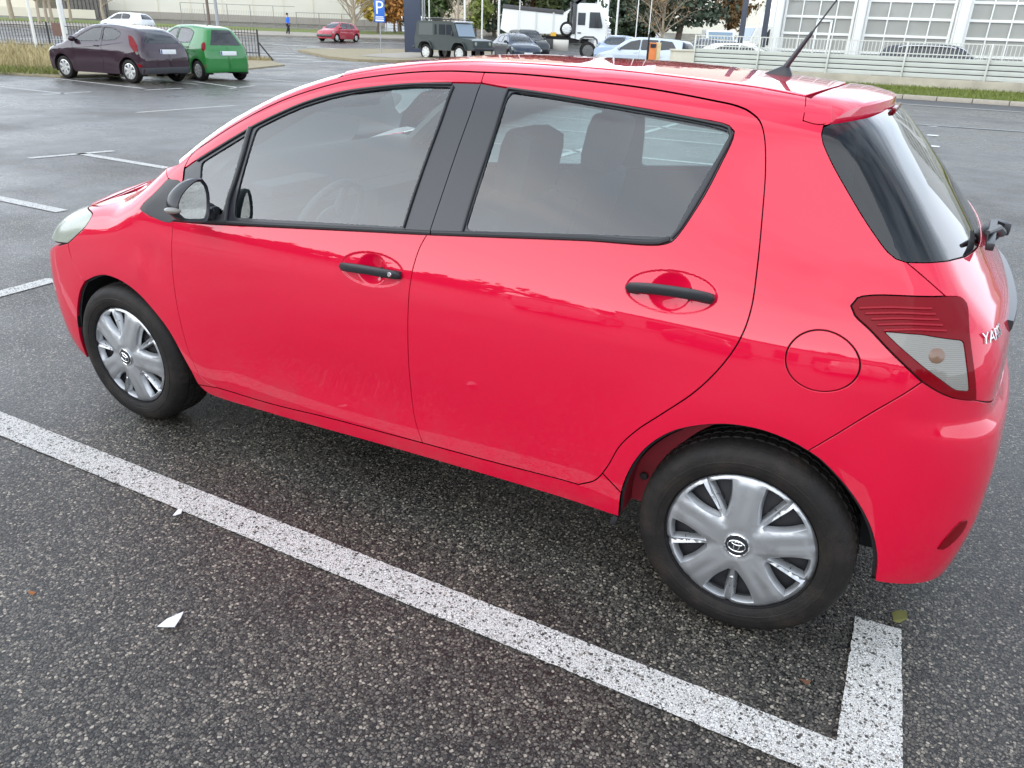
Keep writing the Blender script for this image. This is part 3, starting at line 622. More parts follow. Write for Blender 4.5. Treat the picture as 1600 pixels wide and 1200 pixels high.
# bulb showing through the clear lens, ribs of the red lens
P = onbody([(1463, 556)])[0]; Nn = RB.N(P[None])[0]
def facing(P, n, roll=0.): return Matrix.Translation(P) @ Vector(n).to_track_quat('-Y', 'Z').to_matrix().to_4x4() @ Matrix.Rotation(roll, 4, 'Y')
mb = MB(); mb.lathe([(0, .006), (.012, .005), (.0175, .0035), (.0185, .002)], facing(P, Nn), 24); mb.build('indicator_bulb', M['lamp_amber'], TL, ROFF)
LRM = mat('lamp_rib', (.25, .004, .012), .35, spec=.2, coat=.15)
for k in range(5):
    mb = MB(); y0 = 482+k*8.6; x0 = 1342+k*9.5
    c = crom(RB.to(onbody([(x0, y0), (x0+55, y0-1), (x0+112-k*4, y0+1)]), 'S'), .02); Pp, ok = RB.S(c); mb.tube(Pp[ok]+RB.N(Pp[ok])*.0055, .0036, 6); mb.build('lens_rib', LRM, TL, ROFF)
# number plate handle, wiper, badge on the tailgate
def gate(y, z, off=0.):
    P, ok = RB.S([(RB.to(np.array([[2.95, y, z]]), 'S')[0][0], z)]); return P[0]+RB.N(P)[0]*off
mb = MB(); t = np.linspace(-1, 1, 25); V = []
for k in t:
    y = YC+.40*k; z0 = .915; P = gate(y, z0); n = np.array([1, 0, 0.]); hgt = .019*(1-.15*abs(k)**4); dep = .014*(1-.35*abs(k)**4)
    for (a, c) in ((-.01, 1), (dep*.75, .95), (dep, .35), (dep*.98, -.4), (dep*.6, -1), (-.01, -1)): V.append(P+n*a+np.array([0, 0, c*hgt]))
Fc = [(i*6+k, i*6+(k+1) % 6, (i+1)*6+(k+1) % 6, (i+1)*6+k) for i in range(24) for k in range(6)]+[tuple(range(6)), tuple(24*6+k for k in range(6))[::-1]]
mb.add(V, Fc); mb.build('plate_garnish', mat('garnish_grey', (.035, .035, .037), .35, metal=.2, coat=.2), TG, ROFF)
mb = MB(); Pw = ongate([(1546, 364)], YC); mb.box(Pw+[.0, 0, 0], (.05, .08, .045), bev=.014, ry=.6); mb.tube([Pw+[.03, 0, .005], Pw+[.01, -.10, .035], Pw+[-.03, -.32, .06]], [.014, .011, .006], 8)
mb.box(Pw+[-.01, -.2, .035], (.02, .36, .02), rz=-.06, bev=.004); mb.box(Pw+[.028, .05, .012], (.025, .07, .04), bev=.01, rz=.5)
mb.build('rear_wiper', M['black_trim'], TG, ROFF)
def text_mesh(txt, size, extr):
    c = bpy.data.curves.new('t', 'FONT'); c.body = txt; c.size = size; c.extrude = extr; c.align_x = 'CENTER'; c.align_y = 'CENTER'; c.resolution_u = 3
    o = bpy.data.objects.new('t', c); COL.objects.link(o); me = bpy.data.meshes.new_from_object(o.evaluated_get(bpy.context.evaluated_depsgraph_get()))
    V = np.array([v.co[:] for v in me.vertices]); Fc = [tuple(p.vertices) for p in me.polygons]; bpy.data.objects.remove(o); bpy.data.curves.remove(c); bpy.data.meshes.remove(me); return V, Fc
q0 = RB.to(onbody([(1526, 532)]), 'S')[0]; V, Fc = text_mesh('YARIS', .034, .0012); uv = np.stack([q0[0]+.012+(V[:, 0]-V[:, 0].min())*1.05, q0[1]+V[:, 1]], -1); P, ok = RB.S(uv); V = P+RB.N(P)*(.003+V[:, 2:3])
mb = MB(); mb.add(V, Fc); mb.build('badge', mat('badge_chrome', (.55, .55, .56), .2, metal=1), TG, ROFF)
# aerial
def roofz(x, y): return RB.T([(x, y)])[0][0]
bA = None
for x in np.linspace(1.9, 2.5, 121):
    P = roofz(x, YC); d = P-np.array(CAM['loc']); u = 800+CAM['f']*(d@AX[0])/(d@AX[2])
    if u >= 1213: bA = P; break
tip = ongate([(1312, -6)], YC); rt = ongate([(1226, 103)], YC)
mb = MB(); prof = [(-.055, 0, .004), (-.03, .012, .011), (0, .026, .016), (.02, .034, .018), (.034, .030, .017), (.044, .010, .013)]
V = []
for (x, h, w) in prof:
    for k in range(9):
        a = math.pi*k/8; V.append(bA+np.array([x, math.cos(a)*w, math.sin(a)*h-.004]))
Fc = [(i*9+k, i*9+k+1, (i+1)*9+k+1, (i+1)*9+k) for i in range(5) for k in range(8)]+[tuple(range(9)), tuple(45+k for k in range(9))[::-1]]
mb.add(V, Fc); AE = mb.build('aerial', M['black_trim'], RED, ROFF)
s0 = bA+np.array([.022, 0, .024]); dv = tip-s0; mb = MB(); mb.tube([s0, s0+dv*.06, s0+dv*.45, s0+dv*.5, s0+dv*.52, s0+dv*1.15], [.010, .0085, .0062, .005, .0028, .0024], 10); mb.build('mast', M['black_trim'], AE, ROFF)
# door mirror (near side and its mirror image)
gpx = [(279, 320), (283, 308), (291, 297), (301, 288), (307, 284.5), (313, 284), (318, 290), (322, 302), (323, 318), (322, 333), (319, 341), (304, 342), (289, 341), (281, 334)]
cM = ongate([(302, 316)], -.075); nM = np.array([.90, -.36, .06]); nM /= np.linalg.norm(nM)
def onplane(px, c, n):
    d = ray(px); t = ((c-np.array(CAM['loc']))@n)/(d@n); return np.array(CAM['loc'])+t[:, None]*d
gl = onplane(gpx, cM, nM); ctr = gl.mean(0)
gl = crom(np.concatenate([gl, gl[:1]]), .012)[:-1]; k_ = len(gl)
ax = np.array([-1, -.10, 0.]); ax /= np.linalg.norm(ax)
def ring(s, d, sh=(0, 0, 0)): return ctr+(gl-ctr)*s+ax*d+np.array(sh)
rings = [ring(1.01, .002), ring(1.05, -.004), ring(1.15, -.006), ring(1.175, .004), ring(1.175, .018), ring(1.12, .038), ring(.98, .056), ring(.76, .070), ring(.46, .079), ring(.16, .082)]
V = np.concatenate(rings); Fc = [(i*k_+k, i*k_+(k+1) % k_, (i+1)*k_+(k+1) % k_, (i+1)*k_+k) for i in range(len(rings)-1) for k in range(k_)]+[tuple((len(rings)-1)*k_+k for k in range(k_))]
mm = M['mirror']; t_ = mm.node_tree; c_ = t_.nodes.new('ShaderNodeTexCoord'); vo = t_.nodes.new('ShaderNodeTexVoronoi'); vo.inputs['Scale'].default_value = 170
rr_ = t_.nodes.new('ShaderNodeMapRange'); rr_.inputs[1].default_value = .28; rr_.inputs[2].default_value = .15; bu = t_.nodes.new('ShaderNodeBump'); bu.inputs['Strength'].default_value = .7; bu.inputs['Distance'].default_value = .002
t_.links.new(c_.outputs['Object'], vo.inputs['Vector']); t_.links.new(vo.outputs['Distance'], rr_.inputs[0]); t_.links.new(rr_.outputs[0], bu.inputs['Height']); t_.links.new(bu.outputs[0], t_.nodes['Principled BSDF'].inputs['Normal'])
for side in (0, 1):
    par = FD if side == 0 else FD2
    def put(mb, nm, m, p): return (mb if side == 0 else mb.mirrored(YC)).build(nm, m, p, ROFF, angle=R(60))
    mb = MB(); mb.add(V, Fc)
    st0 = ctr+ax*.05+np.array([0, .04, -.045]); st1 = np.array([.50, .045, .955]); mb.box((st0+st1)/2+np.array([0, .02, 0]), (.075, .14, .045), bev=.014, rz=-.25)
    mb.box(np.array([.545, .030, .955]), (.09, .03, .05), bev=.008)
    H_ = put(mb, 'mirror_housing', M['housing'], par)
    mb = MB(); mb.add(np.concatenate([ctr[None], gl]), [(0, 1+i, 1+(i+1) % k_) for i in range(k_)]); mb.v[0] = mb.v[0]+ax*.001; put(mb, 'mirror_glass', M['mirror'], par)
    pl = ongate([(268, 328)], -.155)
    mb = MB(); bm = bmesh.new(); bmesh.ops.create_uvsphere(bm, u_segments=20, v_segments=10, radius=1)
    put(mb.bm(bm, Matrix.Translation(ctr+ax*.036+np.array([-.0, -.060, -.028])) @ Matrix.Rotation(.35, 4, 'Z') @ Matrix.Diagonal((.030, .016, .011, 1))), 'mirror_indicator', M['lamp_clear'], par)
# wheels
def wheel_tree():
    w = bpy.data.objects.new('wheel', None); COL.objects.link(w); w.parent = RED; w.empty_display_size = .1
    # tyre : tread blocks and grooves
    prof = [(.206, -.010), (.211, .002), (.222, .0085), (.232, .0105), (.2335, .0120), (.247, .0130), (.2485, .0115), (.262, .0105), (.274, .0055), (.284, -.004), (.291, -.014), (.2955, -.026), (.2975, -.040), (.2905, -.0415), (.2905, -.047), (.2985, -.0485), (.2995, -.075), (.2915, -.0765), (.2915, -.083), (.2997, -.0845), (.2997, -.112), (.2915, -.1135), (.2915, -.120), (.299, -.1215), (.298, -.150), (.294, -.168), (.280, -.186), (.25, -.192), (.21, -.186)]
    mb = MB(); N_ = 240; mb.lathe(prof, None, N_); v = mb.v[0].reshape(N_, len(prof), 3)
    for i in range(N_):
        if i % 4 == 0:
            for k in (10, 11, 12, 24, 25): v[i, k, [0, 2]] *= 1-.0022/.295*(1 if k != 10 else .6)
        if (i+2) % 4 == 0:
            for k in (15, 16, 19, 20): v[i, k, [0, 2]] *= 1-.004/.299
    T_ = mb.build('tyre', M['tyre'], w, angle=R(28))
    # wheel cover : five broad spokes, five slots each split by a thin rib
    rc = .2085; a = np.linspace(0, 2*np.pi, 160, endpoint=False); outer = np.stack([rc*np.cos(a), rc*np.sin(a)], -1); holes = []
    for k in range(5):
        c0 = R(270+72*k)
        for sg in (-1, 1):
            r1 = np.linspace(.077, .192, 12); ea = R(36)-np.arcsin((.0355+.009*((r1-.13)/.06)**2)/r1); ia = (.0032+.0055*np.clip((r1-.08)/.1, 0, 1))/r1
            lo = [(r, i) for r, i, e in zip(r1, ia, ea) if e > i+.03]; hi = [(r, e) for r, i, e in zip(r1, ia, ea) if e > i+.03]
            top = [(.192+.002*math.sin(math.pi*q), lo[-1][1]+(hi[-1][1]-lo[-1][1])*q) for q in (.25, .5, .75)]
            pl = np.array(lo+top+hi[::-1]); ang = c0+sg*pl[:, 1]; holes.append(np.stack([pl[:, 0]*np.cos(ang), pl[:, 0]*np.sin(ang)], -1))
    V2, Fc, loops = fill(outer, holes, .0075)
    def hgt(q):
        r = np.hypot(q[:, 0], q[:, 1]); th = np.arctan2(q[:, 1], q[:, 0]); ph = (th-R(270)+R(36)) % R(72)-R(36); d = np.abs(r*np.sin(ph)); lat = np.abs(r*np.sin(R(36)-np.abs(ph)))
        h = .014*(1-(r/rc)**2)-.010*np.clip((r-.196)/.0125, 0, 1)**2
        out = np.clip((r-.075)/.025, 0, 1); h = h-.0125*np.exp(-(d/.0085)**2)*out*(1-.25*np.clip((r-.15)/.03, 0, 1))
        h = h+.0045*np.clip(1-(lat/.036)**4, 0, 1)*np.clip((.2-r)/.02, 0, 1)-.0025*np.exp(-(lat/.012)**2)*np.clip((r-.07)/.05, 0, 1)
        rimz = np.clip((r-.181)/.005, 0, 1)*np.clip((.200-r)/.006, 0, 1)*np.clip(1-lat/.040, 0, 1); return h-.004*np.exp(-((r-.04)/.006)**2)
    h = hgt(V2); P = np.stack([V2[:, 0], -h, V2[:, 1]], -1); mb = MB(); mb.add(P, Fc[:, ::-1])
    for li, lp in enumerate(loops):
        p0 = P[lp]; m = len(lp); q = V2[lp]; t = np.roll(q, -1, 0)-np.roll(q, 1, 0); o2 = np.stack([t[:, 1], -t[:, 0]], -1); o2 /= np.linalg.norm(o2, axis=1, keepdims=True)
        if li and area(q) > 0: o2 = -o2
        if not li and area(q) < 0: o2 = -o2
        if li: o2 = o2*1
        out = np.stack([o2[:, 0], 0*o2[:, 0], o2[:, 1]], -1)
        # into the slot
        sgn = 1. if li == 0 else (1. if inpoly(q+o2*.001, q).mean() > .5 else -1.)
        p1 = p0+out*sgn*(.0022 if li else .001)+[0, .0024, 0]; p2 = p0+out*sgn*(.0085 if li else .001)+[0, .022, 0]
        VV = np.concatenate([p0, p1, p2]); FF = [(r_*m+i, r_*m+(i+1) % m, (r_+1)*m+(i+1) % m, (r_+1)*m+i) for r_ in range(2) for i in range(m)]; mb.add(VV, FF)
    C_ = mb.build('wheel_cover', M['silver'], w, angle=R(40))
    mb = MB(); mb.lathe([(.2085, .004), (.2085, -.02), (.19, -.035), (.15, -.030), (.12, -.024), (.06, -.03), (0, -.03)], None, 64); D_ = mb.build('steel_rim', M['steel'], w)
    for k in range(10):
        mb = MB(); a0 = R(18+36*k); mb.lathe([(0, -.0185), (.0165, -.0185), (.019, -.022)], Matrix.Translation((.135*math.cos(a0), 0, .135*math.sin(a0))), 20); mb.build('rim_hole', M['under'], D_)
    for k in range(5):
        mb = MB(); a0 = R(54+72*k); mb.tube([(.150*math.cos(a0+s*.11), .004, .150*math.sin(a0+s*.11)) for s in (-1, -.3, .3, 1)], .0011, 6); mb.build('retaining_wire', M['steel'], C_)
    mb = MB(); mb.lathe([(0, .0215), (.026, .0208), (.0315, .0195), (.0315, .008)], None, 48); B_ = mb.build('cap_badge', M['gloss_black'], C_)
    mb = MB(); mb.tube([(.0330*math.cos(q), -.0185, .0330*math.sin(q)) for q in np.linspace(0, 2*np.pi, 48, endpoint=False)], .0026, 8, closed=True)
    for (rx, rz, cz) in ((.0240, .0168, 0), (.0075, .0155, -.0012), (.0150, .0062, .0095)):
        mb.tube([(rx*math.cos(q), -.0222, cz+rz*math.sin(q)) for q in np.linspace(0, 2*np.pi, 40, endpoint=False)], .0016, 6, closed=True)
    mb.build('cap_emblem', M['chrome'], C_)
    return w
W0 = wheel_tree()
def squash(o):
    """tyre flattened where it stands on the ground"""
    for ch in o.children:
        if ch.name.startswith('tyre'): return ch
spots = [(2.51, 0.0, 0., .034, 3), (0., 0.0, .0027, 0., -21), (2.51, 2*YC, math.pi, -.0, 50), (0., 2*YC, math.pi, 0., 9)]
def copy_sub(o, parent):
    c = o.copy(); COL.objects.link(c); c.parent = parent
    for ch in list(o.children): copy_sub(ch, c)
    return c
for i, (x, y, rz, camb, spin) in enumerate(spots):
    w = W0
    if i:
        w = bpy.data.objects.new('wheel', None); COL.objects.link(w); w.parent = RED; w.empty_display_size = .1
        for ch in list(W0.children): copy_sub(ch, w)
    w.location = Vector((x, y, .2975))-Vector(ROFF)
    w.rotation_euler = Matrix.Rotation(rz, 3, 'Z').to_4x4().to_3x3().to_euler()
    w.rotation_euler = (Matrix.Rotation(rz, 3, 'Z') @ Matrix.Rotation(-camb, 3, 'X') @ Matrix.Rotation(R(spin if i else 0)*(-1), 3, 'Y')).to_euler()
# wheel housings, floor
for xc in (0., 2.51):
    for (y0, y1) in ((.025, .30), (2*YC-.30, 2*YC-.025)):
        mb = MB(); a = np.linspace(.55, math.pi-.12, 30); r = .352
        V = np.concatenate([np.stack([xc+r*np.cos(a), np.full(30, y), .30+r*np.sin(a)], -1) for y in (y0, y1)]); mb.add(V, [(i, i+1, 31+i, 30+i) for i in range(29)])
        yi = y1 if y0 < YC else y0; mb.add(np.stack([xc+r*np.cos(a), np.full(30, yi), .30+r*np.sin(a)], -1), [tuple(range(30))]); mb.build('wheel_housing', M['under'], RED, ROFF)
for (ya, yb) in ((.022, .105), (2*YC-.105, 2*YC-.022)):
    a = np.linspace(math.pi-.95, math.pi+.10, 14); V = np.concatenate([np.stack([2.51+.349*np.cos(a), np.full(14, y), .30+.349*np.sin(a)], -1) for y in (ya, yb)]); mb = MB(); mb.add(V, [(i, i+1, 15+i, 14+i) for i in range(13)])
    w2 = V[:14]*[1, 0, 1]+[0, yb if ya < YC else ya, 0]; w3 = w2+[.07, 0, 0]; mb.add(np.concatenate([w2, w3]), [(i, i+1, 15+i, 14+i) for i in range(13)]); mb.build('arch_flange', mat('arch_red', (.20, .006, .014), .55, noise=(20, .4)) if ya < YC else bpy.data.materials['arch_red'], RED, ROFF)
mb = MB(); mb.lathe([(0, .006), (.011, .005), (.013, 0)], Matrix.Translation((2.195, .098, .36)), 12); mb.build('bolt', M['steel'], RED, ROFF)
mb = MB(); mb.box((1.25, YC, .235), (1.72, 1.40, .06)); mb.box((1.25, YC, .25), (3.4, .95, .10)); mb.box((2.80, YC, .30), (.30, 1.2, .10)); mb.box((-.5, YC, .30), (.35, 1.1, .2)); mb.build('floor_pan', M['under'], RED, ROFF)
mb = MB(); mb.box((2.138, .04, .222), (.018, .03, .035), bev=.004, ry=.3); mb.build('mud_flap', M['black_trim'], RED, ROFF)
# cabin
mb = MB(); mb.prism([(.05, .35), (.55, .35), (.56, .62), (.50, .80), (.56, .90), (.53, .94), (.10, .93), (.05, .88)], .13, 2*YC-.13); mb.prism([(.17, .935), (.53, .942), (.50, .985), (.40, 1.06), (.28, 1.07), (.17, .985)], .13, 2*YC-.13); mb.prism([(-.02, .90), (.2, .936), (.25, 1.045), (.20, 1.04), (.08, .985), (-.02, .94)], .34, 2*YC-.34); mb.build('dashboard', M['cabin'], RED, ROFF)
mb = MB(); mb.box((.47, YC-.36, .985), (.22, .34, .05), bev=.02); mb.box((.50, YC+.02, .80), (.12, .26, .22), bev=.02); mb.box((.90, YC, .45), (.9, .18, .26), bev=.03); mb.build('console', M['cabin'], RED, ROFF)
cw = np.array([.70, YC-.36, .86]); Ms = Matrix.Translation(cw) @ Matrix.Rotation(R(-62), 4, 'Y')
mb = MB(); pts = [Ms @ Vector((.182*math.cos(q), .182*math.sin(q), 0)) for q in np.linspace(0, 2*np.pi, 48, endpoint=False)]; mb.tube([p[:] for p in pts], .0155, 10, closed=True)
for q in (0.15, math.pi-.15, 1.5*math.pi): mb.tube([(Ms @ Vector((.175*math.cos(q), .175*math.sin(q), 0)))[:], (Ms @ Vector((.05*math.cos(q), .05*math.sin(q), -.01)))[:]], [.014, .02], 8)
bm = bmesh.new(); bmesh.ops.create_uvsphere(bm, u_segments=20, v_segments=10, radius=1); mb.bm(bm, Ms @ Matrix.Diagonal((.075, .085, .028, 1))); mb.tube([(Ms @ Vector((0, 0, -.02)))[:], (Ms @ Vector((0, 0, -.25)))[:]], .035, 12)
mb.build('steering_wheel', M['cabin'], RED, ROFF)
def pad(mb, c, d, rake=0., bev=.05): mb.box(c, d, bev=bev, ry=rake)
for sgn in (-1, 1):
    y = YC+sgn*.355; s = bpy.data.objects.new('front_seat', None); COL.objects.link(s); s.parent = RED; s.location = Vector((1.2, y, .3))-Vector(ROFF); o_ = (1.2, y, .3)
    mb = MB(); pad(mb, (1.18, y, .47), (.54, .50, .17), -.10, .06); mb.build('seat_cushion', M['fabric'], s, o_)
    mb = MB(); pad(mb, (1.45, y, .78), (.15, .48, .62), .30, .06); pad(mb, (1.42, y-.21, .76), (.16, .08, .5), .30, .035); pad(mb, (1.42, y+.21, .76), (.16, .08, .5), .30, .035); mb.build('backrest', M['fabric'], s, o_)
    mb = MB(); pad(mb, (1.575, y, 1.175), (.13, .29, .23), .20, .062); mb.tube([(1.54, y-.06, 1.0), (1.57, y-.06, 1.1)], .007); mb.tube([(1.54, y+.06, 1.0), (1.57, y+.06, 1.1)], .007); mb.build('headrest', M['fabric'], s, o_)
s = bpy.data.objects.new('rear_bench', None); COL.objects.link(s); s.parent = RED; s.location = Vector((2.1, YC, .3))-Vector(ROFF); o_ = (2.1, YC, .3)
mb = MB(); pad(mb, (2.05, YC, .50), (.5, 1.26, .17), -.12, .06); mb.build('seat_cushion', M['fabric'], s, o_)
mb = MB(); pad(mb, (2.36, YC, .78), (.15, 1.24, .52), .28, .06); mb.build('backrest', M['fabric'], s, o_)
for sgn in (-1, 1): mb = MB(); pad(mb, (2.45, YC+sgn*.34, 1.075), (.10, .25, .13), .2, .045); mb.build('headrest', M['fabric'], s, o_)
mb = MB(); panel(mb, RB, 'T', np.concatenate([rf_i+[0, .03], (np.stack([rf_i[:, 0], 2*YC-.03-rf_i[:, 1]], -1))[::-1]]), [], grid=.06, depth=.035, flange=0, gap=.01); mb.build('headlining', M['headlining'], RED, ROFF)
mb = MB(); mb.box((.60, YC, 1.30), (.035, .235, .07), bev=.015, ry=-.1); mb.tube([(.585, YC, 1.32), (.56, YC, 1.375)], .01); mb.build('interior_mirror', M['cabin'], RED, ROFF)
for sgn in (-1, 1):
    w_ = lambda y: YC+sgn*(YC-y)
    for pts, rr in (([(1.46, .125, .98), (1.475, .19, 1.15), (1.485, .285, 1.33)], [.036, .036, .034]), ([(.36, .15, 1.02), (.60, .20, 1.2), (.83, .27, 1.33), (1.1, .33, 1.40)], .042), ([(2.42, .27, 1.05), (2.42, .33, 1.20), (2.36, .42, 1.34)], [.09, .08, .06])):
        mb = MB(); mb.tube([(x, w_(y), z) for x, y, z in pts], rr, 8); mb.build('pillar_lining', M['headlining'], RED, ROFF)
mb = MB(); mb.box((2.60, YC, .99), (.30, 1.16, .02), bev=.005); mb.build('parcel_shelf', M['cabin'], RED, ROFF)
# ---------------------------------------------------------------- ground and setting
CX, CY, CZ = CAM['loc']; FH = np.array([math.sin(CAM['yaw']), math.cos(CAM['yaw'])])
def gh(x, y):
    k = np.clip(np.hypot(np.asarray(x, float)-CX, np.asarray(y, float)-CY)-33, 0, None)
    return np.where(k < 60, .0004*k*k, np.minimum(1.44+.04*(k-60), 3.6))
def gpx(px, py):
    """ground point seen at a pixel"""
    d = ray([(px, py)])[0]; t0, t1 = .5, 400.; o = np.array(CAM['loc']); last = .5
    for t in np.concatenate([np.linspace(.5, 40, 400), np.linspace(40, 400, 1500)]):
        p = o+t*d
        if p[2] < gh(p[0], p[1]):
            lo, hi = last, t
            for _ in range(40):
                m = (lo+hi)/2; q = o+m*d
                if q[2] < gh(q[0], q[1]): hi = m
                else: lo = m
            return o+hi*d
        last = t
    return o+120*d
def hy(px): return 41.2+.0353*(px-500)
def at(px, D, dz=0.):
    """ground point in the direction of image column px at depth D"""
    d = ray([(px, hy(px))])[0]; t = D/(d[0]*FH[0]+d[1]*FH[1]); x, y = CX+t*d[0], CY+t*d[1]; return np.array([x, y, float(gh(x, y))+dz])
def nodes(m):
    t = m.node_tree; t.nodes.clear(); return t, lambda ty, **k: [n for n in [t.nodes.new(ty)] if [setattr(n, a, b) for a, b in k.items()] is not None][0]
def ramp(t, stops):
    n = t.nodes.new('ShaderNodeValToRGB'); e = n.color_ramp.elements
    while len(e) < len(stops): e.new(.5)
    for s, (p, c) in zip(e, stops): s.position = p; s.color = (*c, 1) if len(c) == 3 else c
    return n
def asphalt(name, paint=False):
    m = bpy.data.materials.new(name); m.use_nodes = True; t, nw = nodes(m); lk = t.links.new
    out = nw('ShaderNodeOutputMaterial'); b = nw('ShaderNodeBsdfPrincipled'); tc = nw('ShaderNodeTexCoord'); lk(b.outputs[0], out.inputs[0])
    wz = nw('ShaderNodeTexNoise'); wz.inputs['Scale'].default_value = 70; wz.inputs['Detail'].default_value = 3; lk(tc.outputs['Object'], wz.inputs['Vector'])
    wm = nw('ShaderNodeVectorMath', operation='MULTIPLY_ADD'); wm.inputs[1].default_value = (.012, .012, .012); lk(wz.outputs['Color'], wm.inputs[0]); lk(tc.outputs['Object'], wm.inputs[2])
    fl = nw('ShaderNodeVectorMath', operation='MULTIPLY'); fl.inputs[1].default_value = (1, 1, .3); lk(wm.outputs[0], fl.inputs[0])
    v1 = nw('ShaderNodeTexVoronoi'); v1.inputs['Scale'].default_value = 108; lk(fl.outputs[0], v1.inputs['Vector'])
    v2 = nw('ShaderNodeTexVoronoi'); v2.inputs['Scale'].default_value = 235; lk(fl.outputs[0], v2.inputs['Vector'])
    def stones(v, lo, hi, stops):
        s = nw('ShaderNodeMapRange'); s.inputs[1].default_value = lo; s.inputs[2].default_value = hi; s.inputs[3].default_value = 1; s.inputs[4].default_value = 0; lk(v.outputs['Distance'], s.inputs[0])
        sp = nw('ShaderNodeSeparateColor'); lk(v.outputs['Color'], sp.inputs[0]); r = ramp(t, stops); lk(sp.outputs[0], r.inputs[0]); return s, r, sp
    s1, r1, sp1 = stones(v1, .46, .58, [(0, (.022, .021, .019)), (.30, (.046, .043, .039)), (.60, (.078, .073, .065)), (.86, (.120, .109, .094)), (.975, (.225, .205, .175))])
    s2, r2, sp2 = stones(v2, .40, .56, [(0, (.018, .017, .016)), (.45, (.036, .034, .031)), (.75, (.075, .070, .062)), (1, (.18, .168, .15))])
    base = nw('ShaderNodeMix', data_type='RGBA'); base.inputs[6].default_value = (.012, .0115, .011, 1); lk(s2.outputs[0], base.inputs[0]); lk(r2.outputs[0], base.inputs[7])
    st = nw('ShaderNodeMix', data_type='RGBA'); lk(s1.outputs[0], st.inputs[0]); lk(base.outputs[2], st.inputs[6]); lk(r1.outputs[0], st.inputs[7])
    ve = nw('ShaderNodeTexVoronoi', feature='DISTANCE_TO_EDGE'); ve.inputs['Scale'].default_value = 108; lk(fl.outputs[0], ve.inputs['Vector'])
    er = nw('ShaderNodeMapRange'); er.inputs[1].default_value = .0; er.inputs[2].default_value = .16; er.inputs[3].default_value = .22; er.inputs[4].default_value = 1; lk(ve.outputs[0], er.inputs[0])
    em = nw('ShaderNodeMix', data_type='RGBA', blend_type='MULTIPLY'); em.inputs[0].default_value = 1; lk(st.outputs[2], em.inputs[6]); lk(er.outputs[0], em.inputs[7]); st = em  # shade in the crevices between stones, multiplied into the colour
    # large patches : damp and dry
    pz = nw('ShaderNodeTexNoise'); pz.inputs['Scale'].default_value = .42; pz.inputs['Detail'].default_value = 6; pz.inputs['Roughness'].default_value = .62; lk(tc.outputs['Object'], pz.inputs['Vector'])
    pr = ramp(t, [(.34, (1.10, 1.07, 1.02)), (.66, (1.75, 1.67, 1.56))]); lk(pz.outputs['Fac'], pr.inputs[0])
    sn = nw('ShaderNodeTexNoise'); sn.inputs['Scale'].default_value = 2.3; sn.inputs['Detail'].default_value = 9; sn.inputs['Roughness'].default_value = .7; lk(tc.outputs['Object'], sn.inputs['Vector'])
    sr = ramp(t, [(.30, (.58, .56, .54)), (.46, (.95, .95, .95)), (.70, (1.18, 1.15, 1.10))]); lk(sn.outputs['Fac'], sr.inputs[0]); pm_ = nw('ShaderNodeMix', data_type='RGBA', blend_type='MULTIPLY'); pm_.inputs[0].default_value = 1; lk(pr.outputs[0], pm_.inputs[6]); lk(sr.outputs[0], pm_.inputs[7])
    ml = nw('ShaderNodeMix', data_type='RGBA', blend_type='MULTIPLY'); ml.inputs[0].default_value = 1; lk(st.outputs[2], ml.inputs[6]); lk(pm_.outputs[2], ml.inputs[7])
    rr = nw('ShaderNodeMapRange'); rr.inputs[1].default_value = .36; rr.inputs[2].default_value = .66; rr.inputs[3].default_value = .20; rr.inputs[4].default_value = .52; lk(pz.outputs['Fac'], rr.inputs[0])
    hsum = nw('ShaderNodeMath', operation='MULTIPLY_ADD'); hsum.inputs[1].default_value = .45; lk(s2.outputs[0], hsum.inputs[0]); lk(s1.outputs[0], hsum.inputs[2])
    bp = nw('ShaderNodeBump'); bp.inputs['Strength'].default_value = .42; bp.inputs['Distance'].default_value = .004; lk(hsum.outputs[0], bp.inputs['Height'])
    b.inputs['Specular IOR Level'].default_value = .36
    lk(bp.outputs[0], b.inputs['Normal']); lk(rr.outputs[0], b.inputs['Roughness'])
    if not paint: lk(ml.outputs[2], b.inputs['Base Color'])
    else:
        v3 = nw('ShaderNodeTexVoronoi', feature='DISTANCE_TO_EDGE'); v3.inputs['Scale'].default_value = 75; lk(fl.outputs[0], v3.inputs['Vector'])
        v4 = nw('ShaderNodeTexVoronoi', feature='DISTANCE_TO_EDGE'); v4.inputs['Scale'].default_value = 150; lk(fl.outputs[0], v4.inputs['Vector'])
        nzz = nw('ShaderNodeTexNoise'); nzz.inputs['Scale'].default_value = 14; nzz.inputs['Detail'].default_value = 8; nzz.inputs['Roughness'].default_value = .7; lk(tc.outputs['Object'], nzz.inputs['Vector'])
        c1 = nw('ShaderNodeMapRange'); c1.inputs[1].default_value = .0; c1.inputs[2].default_value = .11; lk(v3.outputs[0], c1.inputs[0])
        c2 = nw('ShaderNodeMapRange'); c2.inputs[1].default_value = .0; c2.inputs[2].default_value = .09; lk(v4.outputs[0], c2.inputs[0])
        nn = nw('ShaderNodeMapRange'); nn.inputs[1].default_value = .44; nn.inputs[2].default_value = .68; nn.inputs[3].default_value = 1; nn.inputs[4].default_value = 0; lk(nzz.outputs['Fac'], nn.inputs[0])
        mx = nw('ShaderNodeMath', operation='MAXIMUM'); lk(c1.outputs[0], mx.inputs[0]); lk(nn.outputs[0], mx.inputs[1])
        m2 = nw('ShaderNodeMath', operation='MINIMUM'); lk(mx.outputs[0], m2.inputs[0])
        c2b = nw('ShaderNodeMath', operation='MAXIMUM'); lk(c2.outputs[0], c2b.inputs[0]); c2b.inputs[1].default_value = .30; lk(c2b.outputs[0], m2.inputs[1])
